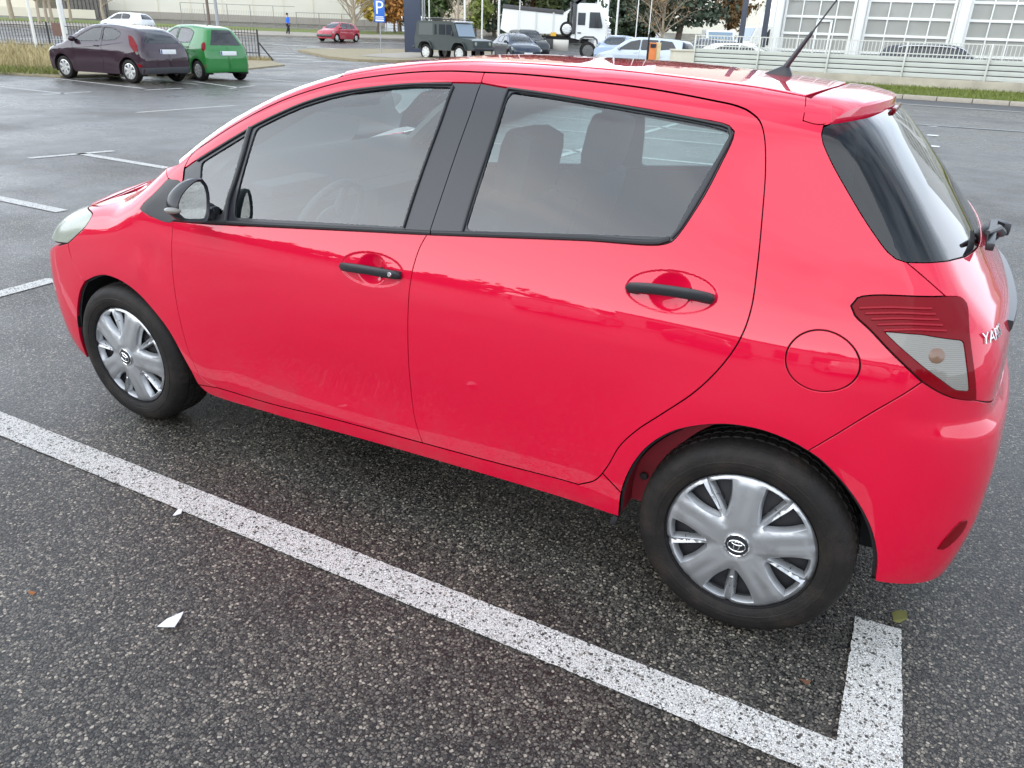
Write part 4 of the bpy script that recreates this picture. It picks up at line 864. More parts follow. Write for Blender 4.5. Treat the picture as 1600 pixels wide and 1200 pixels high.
        ch = nw('ShaderNodeMath', operation='GREATER_THAN'); ch.inputs[1].default_value = .83; lk(sp1.outputs[1], ch.inputs[0]); ch2 = nw('ShaderNodeMath', operation='GREATER_THAN'); ch2.inputs[1].default_value = .75; lk(sp2.outputs[1], ch2.inputs[0]); cm2 = nw('ShaderNodeMath', operation='MULTIPLY'); lk(ch2.outputs[0], cm2.inputs[0]); lk(s2.outputs[0], cm2.inputs[1])
        chm = nw('ShaderNodeMath', operation='MULTIPLY'); lk(ch.outputs[0], chm.inputs[0]); lk(s1.outputs[0], chm.inputs[1]); cmx = nw('ShaderNodeMath', operation='MAXIMUM'); lk(chm.outputs[0], cmx.inputs[0]); lk(cm2.outputs[0], cmx.inputs[1])
        inv = nw('ShaderNodeMath', operation='SUBTRACT'); inv.inputs[0].default_value = 1; lk(cmx.outputs[0], inv.inputs[1])
        fin = nw('ShaderNodeMath', operation='MULTIPLY'); lk(m2.outputs[0], fin.inputs[0]); lk(inv.outputs[0], fin.inputs[1])
        wc = ramp(t, [(.3, (.54, .52, .48)), (.7, (.76, .745, .70))]); lk(nzz.outputs['Fac'], wc.inputs[0])
        px_ = nw('ShaderNodeMix', data_type='RGBA'); lk(fin.outputs[0], px_.inputs[0]); lk(ml.outputs[2], px_.inputs[6]); lk(wc.outputs[0], px_.inputs[7]); lk(px_.outputs[2], b.inputs['Base Color']); rr.inputs[3].default_value = .5; rr.inputs[4].default_value = .7
    return m
M['asphalt'] = asphalt('asphalt'); M['line'] = asphalt('worn_line_paint', True)
M['road'] = mat('road_grey', (.075, .073, .070), .55, noise=(3, .25), bump=(120, .3))
M['pave'] = mat('pavement', (.30, .265, .215), .8, noise=(2.5, .25), bump=(60, .2))
M['dirt'] = mat('dry_verge', (.26, .215, .13), .9, noise=(5, .4), bump=(30, .5))
M['grass'] = mat('verge_grass', (.14, .165, .035), .9, noise=(9, .45), bump=(70, .8))
M['kerb'] = mat('kerb_stone', (.36, .32, .26), .8, noise=(8, .2), bump=(80, .2))
M['stripe'] = mat('road_stripe', (.60, .59, .55), .6, noise=(6, .25))
# one ground sheet out to the horizon
rad = np.concatenate([np.linspace(0, 33, 23), np.linspace(36, 110, 38), [130, 160, 200, 260, 350, 500, 700]]); na = 120; V = [(CX, CY, 0.)]
for r in rad[1:]:
    for k in range(na): x, y = CX+r*math.cos(2*math.pi*k/na), CY+r*math.sin(2*math.pi*k/na); V.append((x, y, float(gh(x, y))))
Fc = [(0, 1+k, 1+(k+1) % na) for k in range(na)]
for i in range(len(rad)-2):
    for k in range(na): a, b_ = 1+i*na+k, 1+i*na+(k+1) % na; Fc.append((a, a+na, b_+na, b_))
mb = MB(); mb.add(V, Fc); tag(mb.build('ground', M['asphalt']), kind='structure')
def sheet(name, pts, dz, m, kind='structure', grid=2.5, hgt=None, **k):
    """flat sheet (or a low slab when hgt is given) following the ground"""
    p = np.array([q[:2] for q in pts]); p = np.concatenate([p[i]+(p[(i+1) % len(p)]-p[i])*np.linspace(0, 1, max(2, int(np.linalg.norm(p[(i+1) % len(p)]-p[i])/grid)+1), endpoint=False)[:, None] for i in range(len(p))])
    V2, Fc, lp = fill(p, [], grid); z = gh(V2[:, 0], V2[:, 1])+dz; P = np.concatenate([V2, z[:, None]], 1); mb = MB(); mb.add(P, Fc)
    if hgt:
        l = lp[0]; m_ = len(l); lo = P[l]-[0, 0, hgt]; mb.add(np.concatenate([P[l], lo]), [(i, (i+1) % m_, m_+(i+1) % m_, m_+i) for i in range(m_)])
    return tag(mb.build(name, m, None, None, angle=R(30)), kind=kind, **k)
def G(*pp): return [gpx(*q) for q in pp]
def band(a, b_, w):
    a, b_ = np.array(a[:2]), np.array(b_[:2]); d = b_-a; n = np.array([-d[1], d[0]]); n *= w/2/np.linalg.norm(n); return [a-n, b_-n, b_+n, a+n]
# the white bay line in the foreground and its corner tick
A0, A1 = gpx(325, 770), gpx(1061, 1059.6); B0, B1 = gpx(281, 798), gpx(950, 1071); dA = (A1-A0)/np.linalg.norm(A1-A0)
l0, l1 = gpx(0, 643.7), gpx(1306, 1159); k0, k1 = gpx(0, 681), gpx(1250, 1200); T0, T1, T2 = gpx(1336, 964.7), gpx(1407.7, 985.6), gpx(1410, 1200); T3 = T2+(T2-T1)*1.2; T4 = T3+(l1-gpx(1409, 1159))
def wob(p, amp=.0009, ds=.012):
    p = [np.array(q[:2]) for q in p]; out = []
    for i in range(len(p)):
        a, b_ = p[i], p[(i+1) % len(p)]; n = max(2, int(np.linalg.norm(b_-a)/ds)); d = (b_-a)/np.linalg.norm(b_-a); nn = np.array([-d[1], d[0]])
        for t in np.linspace(0, 1, n, endpoint=False): out.append(a+(b_-a)*t+nn*rng.normal(0, amp)*(t > 0))
    return out
lext = l0-dA*3.2; kext = k0-dA*3.2; kend = k1+dA*.25
sheet('bay_line', wob([lext, l1, T4+(0, 0, 0) if False else l1+(T2-T1)*.25, kend, k0, kext]), .004, M['line'], grid=.4)
sheet('bay_line', wob([T0, T1, T2, T3, T4, l1]), .0052, M['line'], grid=.4)
for (a, b_, w) in [((-60, 298), (97, 330.5), .12), ((-60, 476), (84, 437), .12), ((45, 247.5), (178, 236), .12), ((124, 240), (262, 263), .12), ((213, 176), (367, 165), .11), ((-40, 131), (106, 147), .11), ((66, 148), (143, 143.5), .11),
                   ((85, 122.5), (225, 138.5), .11), ((226, 141), (285, 138), .11), ((300, 127), (372, 137), .11), ((358, 138.5), (398, 134), .11), ((405, 123), (492, 131), .11), ((310, 132), (230, 124), .1),
                   ((791, 161), (940, 172), .11), ((760, 172), (1130, 209), .11), ((760, 193), (1130, 226.5), .11), ((740, 221), (1130, 259), .11), ((640, 205), (740, 214), .11), ((859, 248), (1066, 191), .12), ((590, 218), (700, 190), .12)]:
    sheet('bay_line', band(gpx(*a), gpx(*b_), w), .004, M['line'], grid=3)
# right hand road, verge, kerb, fence on its low wall
K0, K1 = gpx(1410, 154.5), gpx(1600, 167); kd = (K1-K0)[:2]; kd /= np.linalg.norm(kd); kn = np.array([-kd[1], kd[0]])
if kn@FH < 0: kn = -kn
kp = lambda s, o, z=0.: np.array([K0[0]+kd[0]*s+kn[0]*o, K0[1]+kd[1]*s+kn[1]*o, z])
LW = -26
sheet('road_tar_strip', [kp(-14, -2.55), kp(30, -2.55), kp(30, -.05), kp(-14, -.05)], .006, mat('tar_strip', (.05, .047, .044), .6, noise=(4, .2), bump=(160, .3)), grid=3)
sheet('road_edge_line', [kp(-14, -2.95), kp(30, -2.95), kp(30, -2.55), kp(-14, -2.55)], .008, mat('pale_strip', (.20, .19, .17), .6, noise=(5, .2), bump=(150, .3)), grid=3)
a_, b_ = gpx(1425, 194), gpx(1600, 206); sheet('road_edge_line', band(a_, b_, .22), .008, mat('faint_strip', (.16, .16, .155), .5, noise=(6, .5)), grid=3)
for (x, y) in ((1457, 212), (1458, 229), (1457, 198)): p = gpx(x, y); sheet('road_stud', band(p-[kd[0]*.1, kd[1]*.1, 0], p+[kd[0]*.1, kd[1]*.1, 0], .22 if y > 200 else .10), .008, M['stripe'], grid=1)
mb = MB(); mb.add(np.array([kp(s_, o_, .13+.19*(max(0, o_-.3)/1.6)) for s_ in np.linspace(-12, 30, 60) for o_ in (.16, .3, .8, 1.4, 1.95)]), [(i*5+k, i*5+k+1, (i+1)*5+k+1, (i+1)*5+k) for i in range(59) for k in range(4)]); tag(mb.build('grass_verge', M['grass']), kind='stuff')
for i in range(-8, 22):
    mb = MB(); mb.box(kp(i*1.02+.5, .07, .06), (1.0, .17, .15), rz=math.atan2(kd[1], kd[0]), bev=.015); tag(mb.build('kerb_stone', M['kerb']), 'pale concrete kerb stone along the grass verge by the right-hand road', 'kerb stone', 'kerb stones along the right-hand verge')
conc = mat('stained_concrete', (.36, .325, .25), .85, noise=(1.6, .45), bump=(25, .5)); galv = mat('fence_metal', (.52, .52, .47), .5, metal=.25, noise=(6, .12))
FO = 2.0; rzk = math.atan2(kd[1], kd[0])
def fz(s): return 0.
fence = thing('site_fence', 'pale metal bar fence above ribbed sheets and a stained concrete base, before the garage', 'fence', kp(6, FO, 0), rzk)
def loc(s, o, z): return (s-6, o-FO, z)
d_ = ray([(1088, hy(1088))])[0][:2]; S0 = np.linalg.solve(np.array([[d_[0], -kd[0]], [d_[1], -kd[1]]]), K0[:2]+kn*FO-np.array([CX, CY]))[1]; S1 = 16
mb = MB(); mb.box(loc((S0+S1)/2, FO, .30), (S1-S0, .22, .62), bev=.01); mb.build('base_wall', conc, fence)
n_ = 4
for k in range(n_):
    mb = MB(); z0 = .62+k*.165; mb.box(loc((S0+S1)/2, FO, z0+.07), (S1-S0, .05, .14), bev=.015); mb.build('ribbed_sheet', mat('ribbed_sheet', (.44, .45, .40), .6, noise=(2.0, .12)) if k == 0 else bpy.data.materials['ribbed_sheet'], fence)
mb = MB(); mb.box(loc((S0+S1)/2, FO, .93), (S1-S0, .03, .62)); mb.build('backing', M['steel'], fence)
TOPZ = 1.72
for z in (TOPZ, 1.36): mb = MB(); mb.box(loc((S0+S1)/2, FO-.02, z), (S1-S0, .04, .035)); mb.build('rail', galv, fence)
bars = MB(); s = S0
while s < S1: bars.box(loc(s, FO-.02, 1.49), (.022, .022, .50)); s += .125
o = bars.build('bar', galv, fence); o['kind'] = 'stuff'
for s in np.arange(S0, S1+.1, 2.55): mb = MB(); mb.box(loc(s, FO-.06, 1.10), (.06, .06, 1.28), bev=.008); mb.build('fence_post', galv, fence)
# ---------------------------------------------------------------- buildings, fences, poles, trees
wpan = mat('white_cladding', (.70, .70, .67), .45, noise=(.8, .05)); wfr = mat('door_frame_white', (.74, .74, .70), .4); pane = mat('frosted_pane', (.30, .30, .265), .35, coat=.3, noise=(1.3, .12)); stl = mat('dark_pylon', (.035, .042, .06), .45)
# garage with sectional doors
g0, g1 = at(1203, 42.0), at(1600, 38.6); gd = (g1-g0)[:2]; gl_ = np.linalg.norm(gd); gd /= gl_; rzg = math.atan2(gd[1], gd[0]); ppm = gl_/397.
gar = thing('garage_building', 'white garage hall with tall glazed sectional doors behind the pale fence', 'building', g0, rzg)
GH = 6.2; LW_ = gl_+10
mb = MB(); mb.box((LW_/2, 4.2, GH/2), (LW_, 8, GH)); mb.build('wall', wpan, gar)
def gx(px):  # distance along the front for an image column at the horizon
    d = ray([(px, hy(px))])[0][:2]; A = np.array([[d[0], -gd[0]], [d[1], -gd[1]]]); t, s = np.linalg.solve(A, g0[:2]-np.array([CX, CY])); return s
doors = [(gx(1220), gx(1325), 4), (gx(1346), gx(1478), 4), (gx(1503), gx(1640), 4), (gx(1668), gx(1800), 4)]
RS = .755
for di, (a, b_, nc) in enumerate(doors):
    D = bpy.data.objects.new('sectional_door', None); COL.objects.link(D); D.parent = gar; D.location = ((a+b_)/2, .17, 0)
    w = b_-a; cw = w/nc; fr = MB(); pn = MB()
    for r in range(8):
        z = .45+r*RS; fr.box((0, -.03, z), (w, .10, .115), bev=.01)
    for c in range(nc+1):
        fr.box((-w/2+c*cw, -.03, 2.6), (.055 if 0 < c < nc else .12, .09, 5.2), bev=.008)
    fr.box((0, -.03, .22), (w, .10, .44))
    if di == 0:
        for (x) in (-.02, .80): fr.box((x*w/4+.0, -.06, 1.35), (.10, .09, 2.5), bev=.008)
        fr.box((.39*w/4, -.06, 2.55), (w/4*.9, .09, .10), bev=.008)
    fr.build('door_frame', wfr, D)
    pn.box((0, .03, 2.6), (w, .03, 5.2)); pn.build('glazing', pane, D)
    [MB().box((q, -.02, 2.8), (.05, .34, 5.6)).build('door_jamb', wfr, gar) for q in (a-.12, b_+.12)]
for a, b_ in [(doors[i][1], doors[i+1][0]) for i in range(3)]+[(.05, doors[0][0]-.1)]:
    mb = MB(); mb.box(((a+b_)/2, -.12, GH/2), (max(.3, b_-a-.30), .5, GH), bev=.02); mb.build('pillar', wpan, gar)
def post(name, label, cat, p, h, w, m, grp=None, rz=0., tip=None, rnd=True):
    o = thing(name, label, cat, p, rz, grp) if False else None
    mb = MB()
    if rnd: mb.tube([(0, 0, -.2), (0, 0, h*.5), (0, 0, h)], [w/2, w/2*.9, w/2*.75], 10)
    else: mb.box((0, 0, h/2), (w, w*.55, h), bev=.02)
    ob = mb.build(name, m); ob.location = p; ob.rotation_euler = (0, 0, rz); return tag(ob, label, cat, grp)
wp = mat('white_pole', (.66, .65, .60), .4); grey = mat('grey_pole', (.32, .32, .31), .5); wood = mat('wood_pole', (.16, .12, .09), .8, noise=(8, .3))
post('steel_column', 'dark steel column at the left corner of the white garage', 'column', at(1157, 36), 7, .22, stl, rnd=False); post('steel_column', 'dark steel column standing against the edge of the garage wall', 'column', at(1192, 36.5), 7, .22, stl, rnd=False)
pyl = thing('sign_pylon', 'tall dark blue sign pylon left of the grey off-roader', 'pylon', at(645, 52), -CAM['yaw'])
mb = MB(); mb.box((0, 0, 4.5), (1.02, .35, 9), bev=.02); mb.build('panel', mat('pylon_blue', (.040, .052, .082), .4), pyl); [MB().box((q, .05, 4.5), (w_, w_, 9)).build('edge_strip', grey, pyl) for q, w_ in ((.62, .10), (.75, .05))]
for i, (px, D, w) in enumerate([(671, 62, .09), (726, 64, .17), (753, 64, .12), (779, 64, .17), (811, 52, .06), (931, 70, .15), (947, 70, .12), (962, 70, .16), (993, 66, .08), (1013, 60, .06)]):
    post('flag_pole', 'tall white flagpole in the row behind the parked vehicles', 'pole', at(px, D), 10, w*1.1, wp, 'flagpoles behind the parked vehicles')
# parking sign
sg = thing('parking_sign', 'blue parking sign with a white letter P on a post beside the road', 'sign', at(594, 50), -CAM['yaw']); ppm_ = 1309/50
mb = MB(); mb.tube([(0, 0, 0), (0, 0, 3.4)], .03, 8); mb.build('sign_post', grey, sg)
zc = lambda py, px=594, D=50: CZ+(hy(px)-py)/(1309/D)-at(px, D)[2]
mb = MB(); mb.box((0, -.05, (zc(5)+zc(36))/2), (.62, .03, zc(5)-zc(36)), bev=.004); mb.build('sign_plate', mat('sign_blue', (.012, .12, .48), .4), sg)
V, Fc = text_mesh('P', 1.02, .004); V = np.stack([V[:, 0], -.072-V[:, 2], V[:, 1]+(zc(6)+zc(25))/2-.02], -1); mb = MB(); mb.add(V, Fc); mb.build('letter', M['white'], sg)
for k, (y, w) in enumerate(((28, .46), (30, .5), (33, .5))): MB().box((0, -.07, zc(y)), (w, .012, .045 if k < 2 else .09)).build('small_print', M['white'], sg)
# left fence of dark bars
fd = mat('dark_fence', (.022, .021, .020), .6)
L0 = gpx(-120, 73); L1 = gpx(16.5, 79); L2 = gpx(406, 95.5); ld = (L2-L1)[:2]; fl_ = np.linalg.norm(ld); ld /= fl_; rzf = math.atan2(ld[1], ld[0])
bf = thing('bar_fence', 'dark metal bar fence behind the parked dark hatchback', 'fence', L1, rzf); FHt = 1.28
x0 = -9.
for z in (FHt-.16, .30): mb = MB(); mb.box(((fl_+x0)/2, 0, z), (fl_-x0, .03, .035)); mb.build('rail', fd, bf)
xs_ = np.arange(x0, fl_, .145); bl = MB()
for x in xs_: bl.box((x, 0, FHt/2+.06), (.018, .018, FHt-.06))
o = bl.build('bar', fd, bf); o['kind'] = 'stuff'
for x in np.arange(fl_, x0, -2.5): mb = MB(); mb.box((x, 0, FHt/2-.02), (.06, .06, FHt+.04)); mb.build('fence_post', fd, bf)
mb = MB(); mb.tube([(fl_+.02, 0, .75), (fl_+.62, .05, 0)], .035, 6); mb.build('brace', fd, bf)
mb = MB(); bx_ = gx; mb.box((2.6, -.03, .98), (.62, .02, .55)); mb.build('notice_board', mat('board_brown', (.16, .09, .07), .7, noise=(4, .2)), bf)
def lp(s, o): return np.array([L1[0]+ld[0]*s-ld[1]*o, L1[1]+ld[1]*s+ld[0]*o, 0])
# verge below the fence, kept to the ground between bays and fence
v0, v1, v2, v3 = gpx(-140, 108), gpx(95, 121.5), gpx(300, 118), gpx(445, 103)
sheet('dry_verge', [v0, v1, v2, v3, gpx(425, 97), lp(fl_, .6), lp(-9, .6)], .05, M['dirt'], kind='stuff', hgt=.05, grid=1.5)
blade = mat('dry_grass', (.36, .29, .14), .9, noise=(3, .35))
def grass(name, pts, n, h, m, label=None, spread=.05, w=.006, zf=None):
    V = []; Fc = []; p = np.array([q[:2] for q in pts]); lo, hi = p.min(0), p.max(0); c = 0
    while c < n:
        q = lo+(hi-lo)*rng.random((n, 2)); q = q[inpoly(q, p)][:n-c]
        for (x, y) in q:
            hh = h*(.4+.9*rng.random()); a = rng.random()*6.28; l = hh*(.2+.6*rng.random()); z = float(gh(x, y))+.03 if zf is None else zf(x, y); dx, dy = math.cos(a), math.sin(a); k = len(V)
            V += [(x-dy*w, y+dx*w, z), (x+dy*w, y-dx*w, z), (x+dx*l*.4+dy*w, y+dy*l*.4-dx*w, z+hh*.65), (x+dx*l*.4-dy*w, y+dy*l*.4+dx*w, z+hh*.65), (x+dx*l, y+dy*l, z+hh)]
            Fc += [(k, k+1, k+2, k+3), (k+3, k+2, k+4)]
        c += len(q)
    mb = MB(); mb.add(V, Fc); return tag(mb.build(name, m, smooth=False, recalc=False), kind='stuff')
grass('dry_grass', [gpx(-60, 100), gpx(0, 111), gpx(86, 113), gpx(86, 85), lp(0, .1), lp(-6, .1)], 5200, .46, blade, w=.009)
grass('green_grass', [gpx(-60, 106), gpx(-10, 117), gpx(94, 120), gpx(94, 112), gpx(0, 108)], 1800, .16, mat('green_blade', (.16, .17, .04), .9), w=.008)
grass('dry_grass', [lp(8, -.5), lp(fl_+.6, -.5), lp(fl_+.6, .4), lp(8, .4)], 1500, .18, blade, w=.009)
grass('green_grass', [kp(-6, .22), kp(12, .22), kp(12, 1.85), kp(-6, 1.85)], 16000, .09, mat('verge_blade', (.15, .18, .035), .9), w=.007, zf=lambda x, y: .12+.19*max(0, (np.array([x, y])-K0[:2])@kn-.3)/1.6)
# road behind the fence : far pavement, verge, crossing stripes, traffic island
sheet('pavement', G((-200, 34), (120, 45), (330, 54), (440, 57), (560, 60), (735, 63), (735, 57), (560, 55), (440, 51), (330, 47), (120, 38), (-200, 27)), .10, M['pave'], hgt=.10, grid=6)
sheet('grass_verge', G((-200, 27), (120, 38), (330, 47), (440, 51), (560, 55), (735, 57), (735, 53.5), (560, 50), (440, 46.5), (330, 42), (120, 33), (-200, 22)), .12, M['grass'], kind='stuff', hgt=.12, grid=8)
sheet('traffic_island', G((466, 81), (488, 86), (515, 92), (560, 96.5), (620, 98), (700, 95), (800, 95), (840, 92), (780, 84), (650, 79.5), (560, 79), (480, 79)), .12, M['dirt'], hgt=.13, grid=3)
sheet('pavement', G((560, 91), (597, 87), (650, 84.5), (760, 87), (790, 92), (700, 93), (620, 95)), .135, M['pave'], grid=3)
for (a, b_, w) in [((408, 82), (462, 84.5), .30), ((408, 86), (476, 89), .30), ((410, 90.5), (500, 94.5), .28), ((488, 96.5), (575, 98), .30), ((425, 69.5), (500, 73.5), .4), ((480, 74.5), (536, 76.5), .35), ((200, 62), (330, 69), .3), ((20, 60), (120, 63), .3), ((655, 73), (720, 76), .3), ((640, 68), (560, 66.5), .3)]:
    sheet('road_stripe', band(gpx(*a), gpx(*b_), w), .012, M['stripe'], grid=3)
# big cream building and others far off
cream = mat('cream_render', (.72, .68, .55), .8, noise=(.3, .06)); cream2 = mat('pale_render', (.68, .62, .47), .8, noise=(.3, .1)); dkwin = mat('dark_window', (.03, .035, .04), .15)
def block(name, label, pxa, pxb, Da, Db, depth, h, m, zb=-1., wins=(), roof=None):
    a, b_ = at(pxa, Da), at(pxb, Db); d = (b_-a)[:2]; l = np.linalg.norm(d); rz = math.atan2(d[1], d[0]); t = thing(name, label, 'building', a, rz)
    mb = MB(); mb.box((l/2, depth/2, (h+zb)/2), (l, depth, h-zb)); mb.build('wall', m, t)
    for (u, z, w, hh) in wins: q = MB(); q.box((u*l, -.02, z), (w, .08, hh)); q.build('window', dkwin, t)
    if roof: q = MB(); q.box((l/2, depth/2, h+.15), (l+.6, depth+.6, .3)); q.build('roof', roof, t)
    return t, l
t_, l_ = block('warehouse', 'long plain cream warehouse wall across the road', 172, 602, 90, 100, 30, 11, cream)
for k in range(9): mb = MB(); mb.box((l_*(k+.5)/9, -.03, 5.2), (.05, .06, 10.4)); mb.build('panel_joint', cream2, t_)
mb = MB(); mb.box((l_/2, -.03, .35), (l_, .06, .7)); mb.build('plinth', M['kerb'], t_)
block('low_building', 'low beige building behind trees at the far left', -160, 62, 95, 92, 14, 6, cream2, wins=[(.3+.16*k, 2.5, 1.2, 1.5) for k in range(4)])
block('apartment_block', 'cream apartment block seen between flagpoles above the dark estate car', 690, 790, 128, 126, 14, 16, mat('peach_render', (.74, .62, .46), .8), wins=[(.12+.2*(k % 5), 3+3*(k//5), 1.1, 1.5) for k in range(20)], roof=M['kerb'])
block('apartment_block', 'pale yellow block above the tipper body of the white truck', 792, 880, 122, 120, 12, 17, cream2, wins=[(.14+.24*(k % 4), 3+3*(k//4), 1.2, 1.4) for k in range(16)])
block('apartment_block', 'wide bright cream block behind the cedar tree', 1035, 1185, 112, 108, 16, 22, mat('bright_render', (.80, .76, .62), .8), wins=[(.30, 5.2, 1.1, 1.5), (.345, 5.2, 1.1, 1.5), (.62, 7.6, .9, 1.3), (.75, 2.9, .9, 1.3), (.2, 2.5, .9, 1.3), (.85, 5.2, .9, 1.3)])
# mesh fence in front of the warehouse
a, b_ = at(285, 82), at(463, 83); d = (b_-a)[:2]; l = np.linalg.norm(d); wf = thing('mesh_fence', 'thin grey mesh fence in front of the cream warehouse', 'fence', a, math.atan2(d[1], d[0])); thin = mat('fence_wire', (.24, .23, .21), .6)
b2 = at(735, 84); l2 = np.linalg.norm((b2-a)[:2])
mb = MB(); mb.box((l/2, 0, 2.0), (l, .03, .05)); mb.box((l/2, 0, .2), (l, .03, .04)); mb.box((l+(l2-l)/2, 0, 1.5), (l2-l, .03, .05)); mb.build('rail', thin, wf)
for x in np.arange(0, l2, 2.2): mb = MB(); mb.tube([(x, 0, -.2), (x, 0, 2.0 if x < l else 1.5)], .035, 6); mb.build('fence_post', thin, wf)
mb = MB()
for x in np.arange(0, l2, .16): mb.box((x, 0, .75), (.014, .014, 1.5))
o = mb.build('bar', thin, wf); o['kind'] = 'stuff'
post('lamp_post', 'grey lamp post rising behind the green car', 'lamp post', at(340, 60), 9, .24, grey); post('wooden_pole', 'dark wooden pole next to the lamp post behind the green car', 'pole', at(327, 66), 9, .22, wood)
for (px, D, w) in ((47, 36, .13), (95, 35, .15), (99, 60, .2)): post('white_pole', {47: 'white pole behind the dark bar fence at the far left', 95: 'white pole above the bonnet of the dark hatchback', 99: 'white pole across the road at the far left'}[px], 'pole', at(px, D), 7, w, wp)
lw = at(-60, 80), at(150, 84); d = (lw[1]-lw[0])[:2]; l = np.linalg.norm(d); cw_ = thing('low_wall', 'pale low wall along the far side of the road at the left', 'wall', lw[0], math.atan2(d[1], d[0])); mb = MB(); mb.box((l/2, 0, .35), (l, .25, .8)); mb.build('wall', cream2, cw_)
lw = at(98, 88), at(172, 88); d = (lw[1]-lw[0])[:2]; l = np.linalg.norm(d); hf_ = thing('hedge_fence', 'dark grey slatted fence below trees at the left edge of the warehouse', 'fence', lw[0], math.atan2(d[1], d[0])); mb = MB(); mb.box((l/2, 0, 1.1), (l, .1, 2.4)); mb.build('slat_panel', mat('grey_slats', (.13, .12, .10), .8, noise=(3, .5)), hf_)
for k in range(12): mb = MB(); mb.box((l*(k+.5)/12, -.07, 1.1), (.05, .05, 2.4)); mb.build('slat_post', fd, hf_)
# trees
bark = mat('bark', (.13, .10, .075), .9, noise=(14, .3)); pale_bark = mat('pale_bark', (.34, .28, .20), .9, noise=(10, .3))
def leafmat(n, c, v=.45):
    m = mat(n, c, .75); t = m.node_tree; b = t.nodes['Principled BSDF']; ge = t.nodes.new('ShaderNodeNewGeometry'); r = ramp(t, [(0, tuple(x*(1-v) for x in c)), (.5, c), (1, tuple(min(1, x*(1+v)) for x in c))]); t.links.new(ge.outputs['Random Per Island'], r.inputs[0]); t.links.new(r.outputs[0], b.inputs['Base Color']); return m
LF = dict(dark=leafmat('dark_needles', (.040, .062, .026)), olive=leafmat('olive_leaves', (.085, .10, .035)), green=leafmat('green_leaves', (.07, .11, .03)), rust=leafmat('rust_leaves', (.22, .13, .05)), yellow=leafmat('yellow_leaves', (.46, .33, .04)), cedar=leafmat('cedar_needles', (.060, .085, .050)))
def leaves(mb, C, size, n=1):
    C = np.asarray(C); k = len(C); a = rng.normal(size=(k, 3)); a /= np.linalg.norm(a, axis=1, keepdims=True); b_ = np.cross(a, rng.normal(size=(k, 3))); b_ /= np.linalg.norm(b_, axis=1, keepdims=True); s = size*(.5+rng.random((k, 1)))
    V = np.stack([C+a*s, C+b_*s*.55, C-a*s, C-b_*s*.55], 1).reshape(-1, 3); mb.add(V, [(4*i, 4*i+1, 4*i+2, 4*i+3) for i in range(k)])
def tree(name, label, p, h, r, kind, leaf, n=1800, grp=None, size=.22, trunk=.3):
    t = thing(name, label, 'tree', p, rng.random()*6.28, grp); tk = MB(); cr = MB(); br = []
    if kind == 'cypress':
        tk.tube([(0, 0, -.3), (0, 0, h*.6)], [.22, .05], 8); z = rng.random(n)**.85; rad = r*np.sin(np.pi*np.clip(.12+.86*z, 0, 1))**.7*(1.05-.45*z); a = rng.random(n)*6.28; q = rad*np.sqrt(.35+.65*rng.random(n))*(1+.18*np.sin(a*5+z*9))
        leaves(cr, np.stack([q*np.cos(a), q*np.sin(a), .3+z*(h-.3)], -1), size)
    else:
        th = h*trunk; tk.tube([(0, 0, -.3), (.05*r, .02, th*.6), (.08*r, -.04*r, th), (.05*r, .05, h*.75)], [.05*r+.1, .045*r+.07, .04*r+.05, .03], 9)
        nb = 11 if kind == 'leafy' else 26; tips = []
        for i in range(nb):
            a = rng.random()*6.28; z0 = th*.7+(h*.72-th*.7)*rng.random(); e = R(20+45*rng.random()); L_ = r*(.75+.5*rng.random())*(1-.45*(z0-th*.6)/h)
            if kind == 'cedar': e = R(4+8*rng.random()); z0 = th*.5+(h*.9-th*.5)*(i+.5)/nb; L_ = r*(1.15-.95*z0/h)
            d = np.array([math.cos(a)*math.cos(e), math.sin(a)*math.cos(e), math.sin(e)]); p0 = np.array([.04*r, 0, z0]); p1 = p0+d*L_*.5+[0, 0, .06*L_]; p2 = p0+d*L_+[0, 0, .10*L_ if kind != 'cedar' else -.03*L_]
            tk.tube([p0, p1, p2], [.012*r+.03, .008*r+.015, .008], 5, cap=False); br.append((p0, p1, p2))
            if kind == 'bare':
                for _ in range(9):
                    f = .3+.7*rng.random(); q0 = p0+(p2-p0)*f; dd = d+rng.normal(0, .55, 3)+[0, 0, .45]; q1 = q0+dd*L_*.28; tk.tube([q0, (q0+q1)/2+rng.normal(0, .04, 3)*L_, q1+rng.normal(0, .03, 3)*L_], [.022, .014, .006], 4, cap=False); tips.append(q1)
                    for _ in range(2): q2 = q1+(dd+rng.normal(0, .6, 3))*L_*.16; tk.tube([q1, q2], [.010, .004], 3, cap=False)
        if kind != 'bare' or n:
            C = []; per = max(1, int(n*1.7)//len(br))
            for (p0, p1, p2) in br:
                for _ in range(7):
                    f = .35+.75*rng.random(); c = p0+(p2-p0)*f+rng.normal(0, .14*r, 3); k = per//7+1
                    if kind == 'cedar': C.append(c+rng.normal(0, 1, (k, 3))*np.array([.22*r, .22*r, .035*h/3]))
                    else: C.append(c+rng.normal(0, .15*r, (k, 3)))
            leaves(cr, np.concatenate(C), size*1.15)
    tk.build('trunk', pale_bark if kind == 'bare' else bark, t)
    if cr.k: cr.build('crown', leaf, t, smooth=False, recalc=False)
    return t
